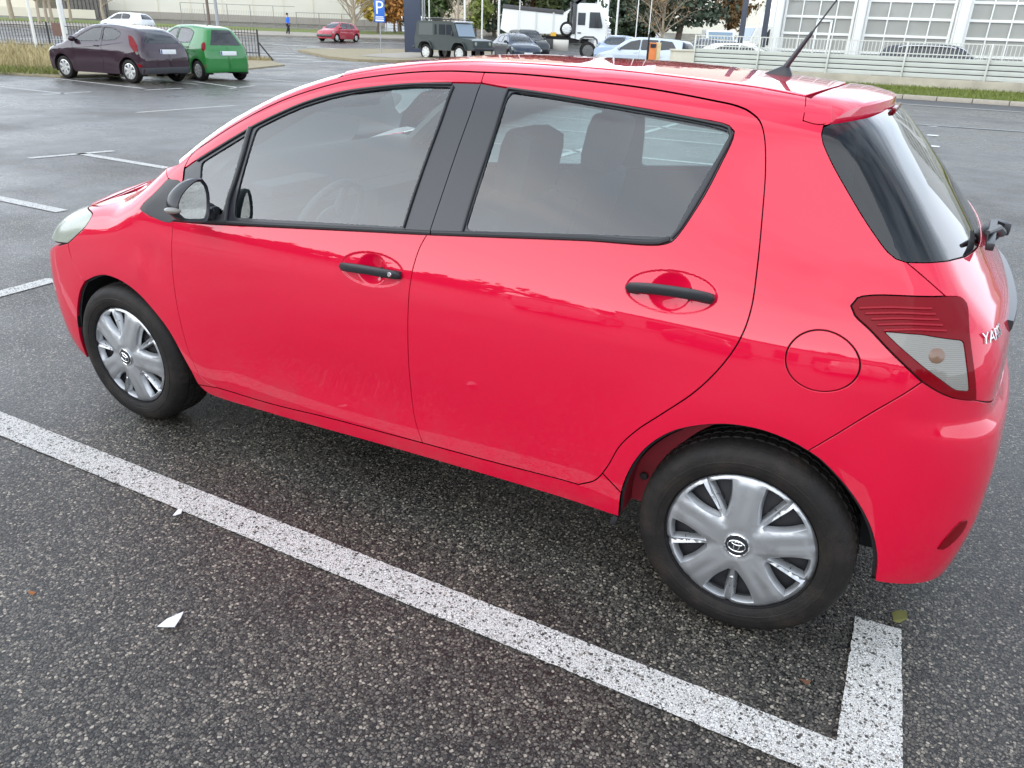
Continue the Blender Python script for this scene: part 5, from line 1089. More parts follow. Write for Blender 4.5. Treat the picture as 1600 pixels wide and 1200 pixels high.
for i, (px, D, h, r) in enumerate([(972, 84, 12, 1.55), (985, 86, 13, 1.5), (998, 85, 12.5, 1.6), (1010, 87, 12, 1.4), (902, 92, 12, 2.2), (868, 95, 11, 2.4), (886, 96, 12, 2.3)]):
    tree('cypress_tree', ['leftmost of the dark green cypresses beyond the truck cab', 'second dark green cypress from the truck cab', 'third dark green cypress from the truck cab, above the white box van', 'rightmost dark green cypress, beside the bare shrubs', 'dark evergreen just behind the truck cab roof', 'bushy evergreen above the middle of the tipper body', 'bushy evergreen above the front of the tipper body'][i], at(px, D), h, r, 'cypress', LF['dark'] if i != 5 else LF['olive'], 8000, 'evergreen trees behind the truck', .30)
tree('cedar_tree', 'cedar with layered flat branches in front of the bright cream block', at(1058, 82), 9.5, 4.6, 'cedar', LF['cedar'], 4200, None, .24)
tree('bare_tree', 'grey-brown bare shrubby tree beside the cedar', at(1035, 78), 6.0, 2.6, 'bare', LF['rust'], 300, None, .10, .12)
tree('rust_tree', 'rust coloured small tree left of the dark steel column', at(1137, 88), 5.6, 2.2, 'leafy', LF['rust'], 1400, None, .18)
tree('bare_tree', 'large pale bare shrub behind the small red car', at(549, 80), 8.0, 3.6, 'bare', LF['yellow'], 0, None, .1, .08)
tree('yellow_shrub', 'yellow and orange shrub behind the parking sign', at(590, 82), 6.2, 1.5, 'leafy', LF['yellow'], 1500, None, .2, .15)
tree('orange_shrub', 'orange-leaved shrub right of the parking sign', at(618, 84), 3.6, 1.7, 'leafy', leafmat('orange_leaves', (.38, .17, .04)), 1000, None, .18, .12)
tree('olive_tree', 'grey-green bushy tree left of the pylon', at(625, 90), 9.5, 3.0, 'leafy', LF['olive'], 2600, None, .24, .2)
tree('olive_tree', 'grey-green bushy tree above the roof of the off-roader', at(690, 86), 9.0, 3.4, 'leafy', LF['green'], 2800, None, .24, .2)
tree('bare_tree', 'slender pale bare tree above the off-roader bonnet', at(714, 78), 7.5, 1.8, 'bare', LF['olive'], 0, None, .1, .15)
tree('round_shrub', 'round yellow-green shrub between the flagpoles', at(742, 84), 3.7, 1.7, 'leafy', leafmat('lime_leaves', (.17, .20, .04)), 1500, None, .16, .15)
tree('dark_conifer', 'slim dark conifer between two white flagpoles', at(772, 90), 9.5, 1.7, 'cypress', LF['dark'], 2200, None, .24)
tree('olive_tree', 'brown-green tree behind the rear of the tipper', at(842, 98), 11, 3.2, 'leafy', LF['rust'], 2200, None, .26, .2)
tree('olive_tree', 'dull green tree behind the middle of the tipper', at(815, 96), 10.5, 2.6, 'leafy', LF['olive'], 1800, None, .26, .2)
tree('dark_tree', 'dark evergreen hedge tree left of the warehouse', at(132, 92), 8.5, 3.6, 'leafy', LF['dark'], 3000, None, .3, .2)
tree('bare_tree', 'bare brown trunked tree at the far left edge', at(18, 74), 8.5, 2.4, 'bare', LF['olive'], 0, None, .1, .4)
for i, (px, D) in enumerate(((60, 70), (72, 72), (81, 71), (110, 76))):
    tree('young_tree', 'thin young bare tree across the road behind the dark bar fence', at(px, D), 5.5, 1.0, 'bare', LF['olive'], 0, 'young bare trees behind the bar fence', .1, .4)
tree('bare_tree', 'bare tree standing at the left end of the warehouse wall', at(163, 84), 7.5, 1.8, 'bare', LF['rust'], 0, None, .1, .2)
# litter on the asphalt near the line
def litter(px, label, m):
    p = np.array([gpx(*q)[:2] for q in px]); c = p.mean(0); mb = MB(); n = len(p); z = .012+.006*rng.random(n)
    mb.add(np.concatenate([np.c_[p, z], np.c_[p, z-.002]]), [tuple(range(n)), tuple(range(2*n-1, n-1, -1))]+[(i, (i+1) % n, n+(i+1) % n, n+i) for i in range(n)]); return tag(mb.build('paper_scrap', m), label, 'litter')
pap = mat('paper', (.66, .66, .69), .7)
litter([(247, 984), (262, 973), (288, 962), (284, 972), (274, 985), (258, 986)], 'white curved paper scrap on the dark asphalt at the lower left', pap)
litter([(271, 811), (279, 800), (286, 801), (284, 808), (276, 811)], 'small white paper scrap just below the long white line', pap)
litter([(1392, 962), (1400, 959), (1414, 961), (1416, 972), (1404, 978), (1394, 976)], 'small olive leaf lying at the corner of the white line', mat('leaf_olive', (.14, .13, .03), .8))

mb = MB(); bm0 = bmesh.new(); bmesh.ops.create_icosphere(bm0, subdivisions=1, radius=1); iv = np.array([v.co[:] for v in bm0.verts]); bm0.verts.index_update(); if_ = [[v.index for v in f.verts] for f in bm0.faces]; bm0.free()
for k in range(900):
    x = 2.6-5.5*rng.random()+rng.normal(0, .1); y = -1.9+1.9*rng.random() if k % 3 else -.9+2.6*rng.random()*0+.5*rng.random()
    s_ = .0014+.0032*rng.random()**3; mb.add(iv*(1+.25*rng.normal(size=(len(iv), 1)))*np.array([s_*1.3, s_, s_*.6])+[x, y, .003], if_)
tag(mb.build('grit', mat('grit', (.17, .155, .13), .8, noise=(3, .6)), smooth=False), kind='stuff')
lfm = [mat('leaf_orange', (.30, .10, .02), .8), mat('leaf_brown', (.13, .06, .03), .8), mat('leaf_ochre', (.26, .17, .04), .8)]
for (px, py, s_, k, lb) in ((52, 931, .018, 0, 'tiny orange leaf scrap near the left edge of the foreground'), (1258, 1070, .022, 1, 'small brown leaf left of the corner tick of the white line')):
    p = gpx(px, py); a = np.linspace(0, 6.283, 9)[:-1]; r = s_*.6*(.6+.5*rng.random(8)); z = .010+.006*rng.random(8); V = np.stack([p[0]+r*np.cos(a)*1.2, p[1]+r*np.sin(a)*.7, z], -1)
    mb = MB(); mb.add(np.concatenate([V, V-[0, 0, .0015]]), [tuple(range(8)), tuple(range(15, 7, -1))]+[(i, (i+1) % 8, 8+(i+1) % 8, 8+i) for i in range(8)]); tag(mb.build('fallen_leaf', lfm[k]), lb, 'leaf')

# unseen foliage and hall added behind the camera to shape reflections in paint and glass
C = []
for k in range(520):
    a = R(120+165*rng.random()); d = 48+22*rng.random(); hh = 3.5+4.5*(.5+.5*math.sin(a*9)+.35*math.sin(a*23))*rng.random(); c = np.array([CX+d*math.sin(a), CY+d*math.cos(a), .8+hh*rng.random()]); C.append(c+rng.normal(0, 1, (16, 3))*np.array([1.3, 1.3, .8]))
mb = MB(); leaves(mb, np.concatenate(C), 1.0); tag(mb.build('reflection_foliage', LF['olive'], smooth=False, recalc=False), kind='stuff')
sh_ = thing('reflection_hall', 'long white hall added out of view behind the camera for reflections in the red paint', 'building', (-8, -34, 0), 0)
mb = MB(); mb.box((14, -5, 2.6), (30, 10, 5.2)); mb.build('wall', wpan, sh_); mb = MB(); mb.box((14, .06, 4.75), (30, .2, .9)); mb.build('fascia', mat('fascia_grey', (.10, .11, .13), .5), sh_)
for k in range(7): mb = MB(); mb.box((2+k*4.1, .03, 1.7), (2.7, .14, 2.6)); mb.build('hall_window', dkwin, sh_)
# ---------------------------------------------------------------- other vehicles
class CarBody(Body):
    """generic car: front axle at x=0, nose towards -x, centre line y=0"""
    yc = 0.; tmax = 1.9; ztop_cast = 2.6
    def __init__(b, wb, fo, ro, hw, H, roofline, rear, tumble=1., k_rear=.14, belt=.62):
        b.wb, b.fo, b.ro, b.hw, b.H = wb, fo, ro, hw, H; b.sF = .3; b.sR = wb*.92; b.rr = .8
        b.zt = spl(*zip(*roofline)); b.xr = spl(*zip(*rear)); z1 = H*belt; b.kr = k_rear
        b.pz = spl([.1, .2, .35, .55, z1-.12, z1, z1+.12, H-.18, H+.02], [hw-.09, hw-.035, hw-.012, hw, hw-.004, hw-.03, hw-.03-.075*tumble, hw-.03-.22*tumble, hw-.03-.31*tumble])
    def F(b, P):
        x = P[..., 0]; y = np.abs(P[..., 1]); z = P[..., 2]; q = y/b.hw; hi = np.clip((z-b.H*.6)/.5, 0, 1)
        w = b.pz(z)-.05*np.clip((-x-.1)/b.fo, 0, 1.2)**2-.05*np.clip((x-b.wb+.3)/(b.ro+.3), 0, 1.2)**2*(1+hi)
        for xc in (0., b.wb): w = w+.012*np.exp(-((np.hypot(x-xc, z-.3)-.36)/.1)**2)
        f = smax(y-w, z-(b.zt(x)-.07*q**2.4), .09); f = smax(f, (x-(b.xr(z)-.09*q**2.5))*.85, b.kr)
        xf = -b.fo+np.clip(.45-z, 0, 1)*.12+np.clip(z-.6, 0, 1)*.28
        return smax(f, xf+.22*q**2.4-x, .14)
RIM = mat('alloy_rim', (.62, .62, .60), .3, metal=.7, noise=(9, .1))
CG = glass_mat('car_glass', (.50, .58, .57), mul=1.3); CGD = glass_mat('tinted_glass', (.10, .12, .13), mul=1.3)
def simple_wheel(parent, x, y, r, w=.19, rim=RIM, spokes=7, flip=1):
    """tyre and rim, outer face towards flip*(-y)"""
    t = bpy.data.objects.new('wheel', None); COL.objects.link(t); t.parent = parent; t.location = (x, y, r)
    Mx = Matrix.Rotation(0 if flip > 0 else math.pi, 4, 'Z'); rr = r*.66
    mb = MB(); mb.lathe([(rr, -.01), (rr+.012, .006), (r*.84, .010), (r*.95, -.004), (r, -.03), (r, -w+.04), (r*.93, -w), (rr, -w)], Mx, 40); mb.build('tyre', M['tyre'], t)
    mb = MB(); mb.lathe([(rr+.002, 0), (rr*.93, .004), (rr*.9, -.02), (rr*.88, -.06), (0, -.06)], Mx, 40)
    for k in range(spokes):
        a = 6.2832*k/spokes; mb.box(Mx @ Vector((math.cos(a)*rr*.5, .006, math.sin(a)*rr*.5)), (rr*.9, .02, rr*.34), ry=-a*(1 if flip > 0 else -1) if flip > 0 else a-math.pi, bev=.006)
    mb.lathe([(0, .012), (rr*.2, .010), (rr*.24, -.01)], Mx, 20); mb.build('rim', rim, t)
def poly(*p): return np.array(p, float)
def rpoly(p, r=.04):
    out = []; p = np.asarray(p, float)
    for i in range(len(p)):
        a, b_, c = p[i-1], p[i], p[(i+1) % len(p)]; u, v = a-b_, c-b_; k = min(r, .35*np.linalg.norm(u), .35*np.linalg.norm(v)); u = u/np.linalg.norm(u); v = v/np.linalg.norm(v); out += [b_+u*k, b_+(u+v)*k*.3, b_+v*k]
    return crom2(np.array(out))
def crom2(p, ds=.09):
    out = []
    for i in range(len(p)):
        a, b_ = p[i], p[(i+1) % len(p)]; n = max(1, int(np.linalg.norm(b_-a)/ds)); out.append(a+(b_-a)*np.linspace(0, 1, n, endpoint=False)[:, None])
    return np.concatenate(out)
def make_car(name, label, cat, p, head, B, paint, side_win, screen=None, rear_win=None, lamps=(), trims=(), seams=(), handles=(), wr=.30, glass=None, lower=None, zb=.20, group=None, spokes=7, rim=RIM, plate=None, mirror=None, roofrail=None, wheels_in=.02, fplate=None):
    """side_win: outlines in (x, z); screen: (x at centre bottom, x at side bottom, x side top, x centre top, half width bottom, top); rear_win: (z bottom, z top, half angle)"""
    root = thing(name, label, cat, p, head, group); glass = glass or CG
    hw = B.hw; wx = [rpoly(w) for w in side_win]; ym = hw-.30; sc, sf = B.sc, B.sf
    # ring where the side skin meets the skin seen from above
    xh = -B.fo+.20; xroof = B.xroof; n = 26
    edge = np.array([(x, -ym*min(1, .78+.22*np.clip((x+B.fo)/.8, 0, 1))*(1-.10*np.clip((x-B.wb*.55)/(xroof-B.wb*.55), 0, 1)**2)) for x in np.linspace(xh+.16, xroof-.07, 60)])
    fr_ = np.stack([xh+.16*np.linspace(0, 1, 12, endpoint=False)**2.2, edge[0, 1]*np.linspace(0, 1, 12, endpoint=False)], -1)
    bk_ = np.stack([xroof-.07*np.linspace(0, 1, 13)[::-1]**2.2, edge[-1, 1]*np.linspace(0, 1, 13)[::-1]], -1)[1:]
    ring = np.concatenate([fr_, edge, bk_]); P, ok = B.T(ring); ring, P = ring[ok], P[ok]; top = B.to(P, 'S'); top[0, 0] = sf; top[-1, 0] = sc
    ra = wr+.055; bot = [(sf, zb+.03), (-ra-.06, zb+.02)]
    def arch(xc): a = np.linspace(math.pi*1.02, -.02*math.pi, 15); return [(xc+ra*math.cos(q), wr+ra*math.sin(q)) for q in a]
    a1 = [q for q in arch(0.) if q[1] > zb]; a2 = [q for q in arch(B.wb) if q[1] > zb]
    # chart S wraps past sR, so turn the arch abscissae into chart values
    def cv(q):
        x, z = q; Pq, okq = B.S([(x, z)]) if x <= B.sR else (None, [False])
        if x <= B.sR and x >= B.sF: return (x, z)
        y = -float(B.pz(z))+.01; th = math.atan2(x-(B.sR if x > B.sR else B.sF), -y); return ((B.sR if x > B.sR else B.sF)+B.rr*th, z)
    bot = [bot[0]]+[cv(q) for q in [bot[1]]+a1+[(ra+.04, zb), (B.wb-ra-.04, zb)]+a2+[(B.wb+ra+.05, zb+.03)]]+[(sc, zb+.06)]
    holesS = [np.array([cv(q) for q in w]) for w in wx]
    S_out = np.concatenate([crom2(np.array(bot))[:-1] if False else np.concatenate([np.linspace(bot[i], bot[i+1], max(2, int(abs(bot[i+1][0]-bot[i][0])/.06)+1))[:-1] for i in range(len(bot)-1)]+[np.array(bot[-1:])]), top[::-1]])
    rwp = None
    if rear_win:
        z0, z1, hs0, hs1 = rear_win; rwp = np.concatenate([np.stack([np.linspace(sc, sc-hs0, 8), np.full(8, z0)], -1), np.stack([np.linspace(sc-hs1, sc, 8), np.full(8, z1)], -1)])
        # half window touching the centre line is cut out of the half skin by trimming the outline
    mb = MB(); 
    full = symS(S_out, sc) if False else None
    holes_half = list(holesS)
    # half skin, mirrored; the rear window is cut as a hole that stops 1 mm short of the centre line
    if rwp is not None:
        h = rwp.copy(); h[:, 0] = np.minimum(h[:, 0], sc-.0015); holes_half.append(h)
    panel(mb, B, 'S', S_out, holes_half, grid=.075, gap=0, flange=.0 if False else .02, holegap=0)
    for q in (mb.mirrored(0),): mb.v += q.v; mb.n += q.n; mb.f += [tuple(i+mb.k for i in f) for f in q.f]; mb.m += q.m; mb.k += q.k
    T_out = np.concatenate([ring, np.stack([ring[::-1, 0], -ring[::-1, 1]], -1)[1:-1]]); sh = []
    if screen:
        xb, xs, xt, xc, h0, h1 = screen; t = np.linspace(-1, 1, 9); sh = [np.concatenate([np.stack([xb+(xs-xb)*t**2, h0*t], -1), np.stack([xc+(xt-xc)*t[::-1]**2, h1*t[::-1]], -1)])]
    panel(mb, B, 'T', T_out, sh, grid=.09, gap=0, flange=0)
    mb.build('body', paint, root)
    def both(mb, nm, m): 
        q = mb.mirrored(0); a = mb.build(nm, m, root); b_ = q.build(nm, m, root); return a, b_
    for h in holesS: g = MB(); panel(g, B, 'S', h, [], grid=.12, gap=-.006, depth=.004, flange=0); both(g, 'side_window', glass); f = MB(); k = clean(h); k = k if area(k) > 0 else k[::-1]; panel(f, B, 'S', inset(k, -.022), [k], grid=.3, gap=0, depth=-.002, flange=0, holegap=0); both(f, 'window_trim', M['rubber'])
    if sh: g = MB(); panel(g, B, 'T', sh[0], [], grid=.12, gap=-.01, depth=.004, flange=0); g.build('windscreen', glass, root)
    if rwp is not None:
        g = MB(); q = np.concatenate([rwp[:8], rwp[8:]]); w = np.concatenate([np.stack([np.linspace(sc-hs0, sc+hs0, 12), np.full(12, z0)], -1), np.stack([np.linspace(sc+hs1, sc-hs1, 12), np.full(12, z1)], -1)]); panel(g, B, 'S', w, [], grid=.1, gap=-.012, depth=-.003, flange=.006); g.build('rear_window', glass if glass is not CG else CGD, root)
    for (nm, m, outl_, both_) in lamps:
        g = MB(); panel(g, B, 'S', rpoly(np.array([cv(q) if q[0] <= B.wb+B.ro and not isinstance(q, list) else q for q in outl_]), .03), [], grid=.06, gap=0, depth=-.006, flange=.012); 
        both(g, nm, m) if both_ else g.build(nm, m, root)
    for (nm, m, pts, w) in trims:
        c = crom(np.array([cv(q) for q in pts]), .05); Pq, okq = B.S(c); Pq = Pq[okq]; g = MB(); g.tube(Pq+B.N(Pq)*.001, w, 6); both(g, nm, m)
    for pts in seams:
        g = MB(); c = crom(np.array([cv(q) for q in pts]), .05); Pq, okq = B.S(c); Pq = Pq[okq]; g.tube(Pq-B.N(Pq)*.001, .0055, 4); both(g, 'door_seam', M['under'])
    for (x, z) in handles:
        Pq = B.S([cv((x, z))])[0][0]; g = MB(); g.box(Pq+[0, -.012, 0], (.17, .035, .032), bev=.01); both(g, 'door_handle', paint if not lower else M['black_trim'])
    if lower is not None:
        g = MB(); c = [(sf, .22), (-.35, .22), (-.42, .42), (sf, .45)]
        for seg_ in (np.array([cv((B.wb+ra+.07, zb+.03)), cv((B.wb+ra+.10, .40)), (sc, .42), (sc, zb+.06)]),): panel(g, B, 'S', crom2(seg_), [], grid=.08, gap=0, depth=-.008, flange=.01)
        both(g, 'lower_bumper', lower)
    if plate: zc_, w_ = plate; Pq = B.S([(sc-.001, zc_)])[0][0]; g = MB(); g.box(Pq+[.012, 0, 0], (.02, .52, .115), bev=.004); pl_ = g.build('number_plate', M['plate'], root); g = MB(); g.box(Pq+[.0235, -.24, 0], (.002, .04, .105)); g.build('plate_band', M['blue'], pl_)
    if fplate: Pq = B.S([(sf+.001, fplate)])[0][0]; g = MB(); g.box(Pq+[-.012, 0, 0], (.02, .50, .11), bev=.004); g.build('number_plate', M['plate'], root)
    if mirror:
        x, z = mirror; Pq = B.S([cv((x, z))])[0][0]; g = MB(); bm = bmesh.new(); bmesh.ops.create_uvsphere(bm, u_segments=14, v_segments=8, radius=1); g.bm(bm, Matrix.Translation(Vector(Pq)+Vector((-.01, -.10, .03))) @ Matrix.Diagonal((.07, .11, .075, 1))); both(g, 'door_mirror', paint)
    if roofrail: 
        m, xa, xb_ = roofrail; c = np.stack([np.linspace(xa, xb_, 14), np.full(14, -(hw-.27))], -1); Pq, okq = B.T(c); h = .055*np.sin(np.pi*np.linspace(0, 1, 14))**.3; g = MB(); g.tube(Pq+np.stack([0*h, 0*h, h], -1), .02, 6); both(g, 'roof_rail', m)
    for xc in (0., B.wb):
        for s in (1, -1):
            simple_wheel(root, xc, s*-(hw-wheels_in), wr, flip=s, spokes=spokes, rim=rim)
            a = np.linspace(-.3, math.pi+.3, 16); r = ra+.0; g = MB(); y0, y1 = -s*(hw-.02), -s*(hw-.30); g.add(np.concatenate([np.stack([xc+r*np.cos(a), np.full(16, y), wr+r*np.sin(a)], -1) for y in (y0, y1)]), [(i, i+1, 17+i, 16+i) for i in range(15)]); g.add(np.stack([xc+r*np.cos(a), np.full(16, y1), wr+r*np.sin(a)], -1), [tuple(range(16))]); g.build('wheel_housing', M['under'], root)
    g = MB(); g.box((B.wb/2, 0, zb+.07), (B.wb-2*ra-.1, hw*1.75, .12)); g.box((B.wb/2, 0, zb+.1), (B.wb+B.fo*.9+B.ro*.6, hw*1.15, .14)); g.build('floor_pan', M['under'], root)
    for (x, z) in ((B.wb*.56, .80), (B.wb*.93, .80)):
        for s in (-1, 1): g = MB(); g.box((x, s*hw*.42, z-.05), (.14, .46, .62), ry=.25, bev=.05); g.box((x+.10, s*hw*.42, z+.36), (.10, .24, .18), ry=.2, bev=.04); g.build('seat', M['fabric'], root)
    g = MB(); g.box((B.wb*.17, 0, B.H*.57), (.4, hw*1.6, .16), bev=.05); g.build('dashboard', M['cabin'], root)
    return root
def heading(pf, pr):
    """car drawn nose towards -x: rotation that takes rear axle -> front axle onto -x"""
    v = np.array(pr[:2])-np.array(pf[:2]); return math.atan2(v[1], v[0])
def place(root, pf, pr, side, hw, wb, wheels_in=.02):
    """puts the car so that the near wheels stand at the two ground points; side=-1: its left side is seen"""
    a = heading(pf, pr); m = (np.array(pf[:2])+np.array(pr[:2]))/2; c, s = math.cos(a), math.sin(a); l = np.array([wb/2, side*(hw-wheels_in-.09)])
    q = m-np.array([c*l[0]-s*l[1], s*l[0]+c*l[1]]); e = np.array([q[0]+c*wb/2, q[1]+s*wb/2]); root.location = (q[0], q[1], float(gh(*e))); root.rotation_euler = (0, 0, a)
def paintm(n, c, r=.4): return mat(n, c, r, spec=.12, coat=1, coat_r=.03)
def hatch(wb, fo, ro, hw, H, hood=.93, kr=.14, xroof=None, cowl=.05, nose=.72, rw=None):
    rl_ = [(-fo-.1, nose-.15), (-fo+.12, nose), (-fo*.45, hood-.06), (cowl-.02, hood+.04), (cowl+.35, hood+.27), (cowl+.75, H-.08), (wb*.45, H), (wb*.70, H-.012), (wb+ro-.75, H-.06), (wb+ro-.35, H-.12), (wb+ro, H-.2)]
    L_ = wb+ro; rear = [(.15, L_-.08), (.35, L_), (.6, L_), (.75, L_-.03), (.95, L_-.10), (1.1, L_-.18), (H-.14, L_-.40), (H, L_-.5)]
    b_ = CarBody(wb, fo, ro, hw, H, rl_, rear if not rw else rw, k_rear=kr); b_.xroof = xroof or (L_-.45); return b_
def estate(wb, fo, ro, hw, H, hood=1.0, slope=.30, **k):
    b_ = hatch(wb, fo, ro, hw, H, hood, **k); L_ = wb+ro; b_.xr = spl([.15, .35, .6, .85, 1.0, H-.1, H+.02], [L_-.08, L_, L_, L_-.02, L_-.06, L_-slope, L_-slope-.08]); b_.xroof = L_-slope-.10; return b_
# aubergine three-door hatchback
B1 = hatch(2.49, .82, .64, .86, 1.46, hood=.93)
B1.zt = spl([-.95, -.70, -.35, .02, .35, .75, 1.15, 1.6, 2.1, 2.5, 2.8], [.62, .76, .90, 1.00, 1.20, 1.37, 1.445, 1.455, 1.425, 1.37, 1.32])
f_, r_ = gpx(104, 122), gpx(216, 130.5); c1 = make_car('parked_car', 'dark aubergine three-door hatchback parked at the bar fence, left of the green car', 'car', (0, 0, 0), 0, B1, paintm('aubergine_paint', (.026, .009, .017)),
    [poly((.42, 1.00), (.70, 1.17), (1.05, 1.325), (1.42, 1.365), (1.44, 1.03)), poly((1.52, 1.035), (1.50, 1.36), (1.85, 1.335), (2.12, 1.24), (2.14, 1.18), (2.02, 1.08))], (.10, .32, 1.02, .80, .60, .48), (1.01, 1.30, .62, .52),
    lamps=[('tail_lamp', M['lamp_red'], [(2.44, 1.19), (2.60, 1.15), (2.84, .97), (2.92, .80), (2.80, .77), (2.58, .96)], True), ('reversing_lamp', M['lamp_clear'], [(2.80, .80), (2.90, .80), (2.90, .73), (2.84, .72)], True), ('rear_reflector', M['lamp_red'], [(2.80, .50), (2.98, .49), (2.98, .42), (2.84, .42)], True), ('headlamp', M['head'], [(-.30, .88), (-.52, .80), (-.62, .68), (-.45, .72)], True)],
    trims=[], seams=[[(.50, .40), (.48, .75), (.42, 1.0)], [(1.48, 1.36), (1.55, .95), (1.58, .5), (1.52, .32)], [(.5, .33), (1.52, .33)], [(.3, .80), (1.2, .87), (2.3, 1.0)]], handles=[(1.38, .90)], lower=mat('bumper_grey', (.045, .045, .05), .5), plate=(.80, .5), mirror=(.52, 1.02), zb=.21)
place(c1, f_, r_, -1, .86, 2.49)
# green small five-door
B2 = hatch(2.35, .62, .53, .755, 1.50, hood=.98, kr=.12)
B2.xr = spl([.15, .35, .6, .8, .98, 1.2, 1.4, 1.5], [2.80, 2.87, 2.87, 2.84, 2.78, 2.68, 2.58, 2.52]); B2.xroof = 2.46
B2.zt = spl([-.75, -.5, -.2, .02, .35, .75, 1.1, 1.6, 2.1, 2.5, 2.8], [.66, .82, .95, 1.04, 1.26, 1.42, 1.49, 1.50, 1.475, 1.43, 1.39])
c2 = make_car('parked_car', 'bright green small five-door hatchback parked at the end of the bar fence', 'car', (0, 0, 0), 0, B2, paintm('green_paint', (.022, .17, .035)),
    [poly((.35, 1.02), (.62, 1.2), (.95, 1.37), (1.18, 1.40), (1.20, 1.02)), poly((1.28, 1.02), (1.27, 1.40), (1.75, 1.38), (2.02, 1.30), (1.98, 1.03))], (.10, .3, .95, .75, .52, .42), (.98, 1.36, .56, .50),
    lamps=[('tail_lamp', M['lamp_red'], [(2.58, 1.00), (2.66, 1.06), (2.76, .99), (2.80, .86), (2.72, .80), (2.64, .86)], True), ('rear_reflector', M['lamp_amber'], [(2.70, .44), (2.76, .47), (2.80, .40), (2.74, .36)], True), ('headlamp', M['head'], [(-.20, .92), (-.40, .85), (-.48, .70), (-.3, .74)], True)],
    seams=[[(1.24, 1.40), (1.24, .3)], [(2.05, 1.3), (2.0, .9), (1.85, .68), (1.78, .32)], [(.45, .32), (1.78, .32)], [(.42, .4), (.40, 1.0)]], handles=[(1.12, .88), (1.92, .90)], plate=(.76, .5), mirror=(.45, 1.04), zb=.20, wr=.275)
rl_, rr_2 = gpx(318, 126), gpx(374, 124.5); av = (rr_2-rl_)[:2]; av /= np.linalg.norm(av); hd = np.array([av[1], -av[0]])      # +x of the car: backwards
mid = (rl_+rr_2)[:2]/2; q = mid-hd*2.35; c2.location = (q[0], q[1], 0); c2.rotation_euler = (0, 0, math.atan2(hd[1], hd[0]))
# small red hatchback driving on the far road
B3 = hatch(2.46, .70, .60, .81, 1.42, hood=.90, kr=.10)
B3.xr = spl([.15, .35, .6, .8, .95, 1.2, 1.4], [2.98, 3.05, 3.06, 3.03, 2.98, 2.80, 2.64]); B3.xroof = 2.58
def atpx(px, D): return at(px, D)
c3 = make_car('driving_car', 'faded red older hatchback with grey bumper driving on the far road', 'car', (0, 0, 0), 0, B3, paintm('faded_red', (.36, .03, .045), .5),
    [poly((.45, .96), (.95, 1.30), (1.40, 1.33), (1.42, .96)), poly((1.50, .96), (1.48, 1.33), (1.95, 1.31), (2.00, .97)), poly((2.08, .98), (2.05, 1.29), (2.28, 1.24), (2.42, 1.02))], (.05, .25, .95, .78, .58, .48), (.98, 1.30, .55, .48),
    lamps=[('headlamp', M['head'], [(-.42, .74), (-.64, .72), (-.68, .60), (-.45, .60)], True), ('grille', M['under'], [[B3.sf-.45, .70], [B3.sf+.42, .70], [B3.sf+.42, .60], [B3.sf-.45, .60]], False)] if False else [('headlamp', M['head'], [(-.30, .76), (-.50, .74), (-.56, .62), (-.34, .62)], True), ('tail_lamp', M['lamp_red'], [(2.78, .88), (2.95, .86), (2.98, .70), (2.80, .72)], True)],
    seams=[[(1.45, 1.34), (1.45, .32)], [(2.05, 1.3), (2.02, .8), (1.9, .34)], [(.45, .34), (1.9, .34)]], handles=[(1.30, .84), (1.92, .85)], lower=mat('bumper_plastic', (.08, .085, .08), .6), fplate=.42, mirror=(.5, .98), wr=.285, zb=.2)
g_ = MB(); P_ = B3.S(np.stack([np.linspace(B3.sf-.55, B3.sf+.55, 20), np.full(20, .44)], -1))[0]; g_.tube(P_, .09, 8); g_.build('front_bumper', bpy.data.materials['bumper_plastic'], c3)
place(c3, at(523, 65.2), at(556, 67.6), -1, .81, 2.46)
# dark blue saloon and estate behind the off-roader, facing right
navy = paintm('navy_paint', (.012, .020, .036)); blk = paintm('black_paint', (.010, .011, .013)); ice = paintm('ice_blue_paint', (.42, .47, .52)); wht = paintm('white_car_paint', (.66, .66, .64))
WIN5 = lambda b_, k=1.: [poly((.45, b_), (.95, b_+.30*k), (1.35, b_+.36*k), (1.37, b_+.01)), poly((1.45, b_+.01), (1.43, b_+.365*k), (1.95, b_+.345*k), (2.15, b_+.24*k), (2.10, b_+.03))]
B5 = hatch(2.60, .85, .75, .88, 1.46, hood=.95); B5.xr = spl([.15, .35, .6, .8, .95, 1.2, 1.4], [3.25, 3.34, 3.34, 3.32, 3.15, 2.75, 2.5]); B5.xroof = 2.5
c5 = make_car('parked_car', 'dark blue car with pale headlamps parked right of the grey off-roader', 'car', (0, 0, 0), 0, B5, navy, WIN5(.99), (.05, .28, 1.0, .8, .6, .48), None, lamps=[('headlamp', M['head'], [(-.36, .80), (-.60, .74), (-.70, .60), (-.5, .62)], True)], handles=[(1.3, .88), (2.05, .9)], mirror=(.5, 1.0), fplate=.45)
place(c5, at(812, 45.5), at(762, 50.5), 1, .88, 2.60)
B6 = estate(2.76, .90, .90, .91, 1.66, hood=1.05)
c6 = make_car('parked_car', 'black estate car with sloping bonnet parked in front of the white truck', 'car', (0, 0, 0), 0, B6, blk, [poly((.45, 1.12), (.95, 1.44), (1.38, 1.52), (1.40, 1.13)), poly((1.48, 1.13), (1.46, 1.53), (2.15, 1.53), (2.2, 1.14)), poly((2.32, 1.15), (2.28, 1.53), (2.9, 1.48), (3.05, 1.2))], (.05, .3, 1.0, .8, .64, .52), None, lamps=[('headlamp', M['head'], [(-.36, .90), (-.64, .84), (-.74, .68), (-.5, .72)], True)], handles=[(1.3, 1.0), (2.1, 1.02)], mirror=(.5, 1.13), fplate=.5, wr=.33)
place(c6, at(838, 48.5), at(772, 56), 1, .91, 2.76)
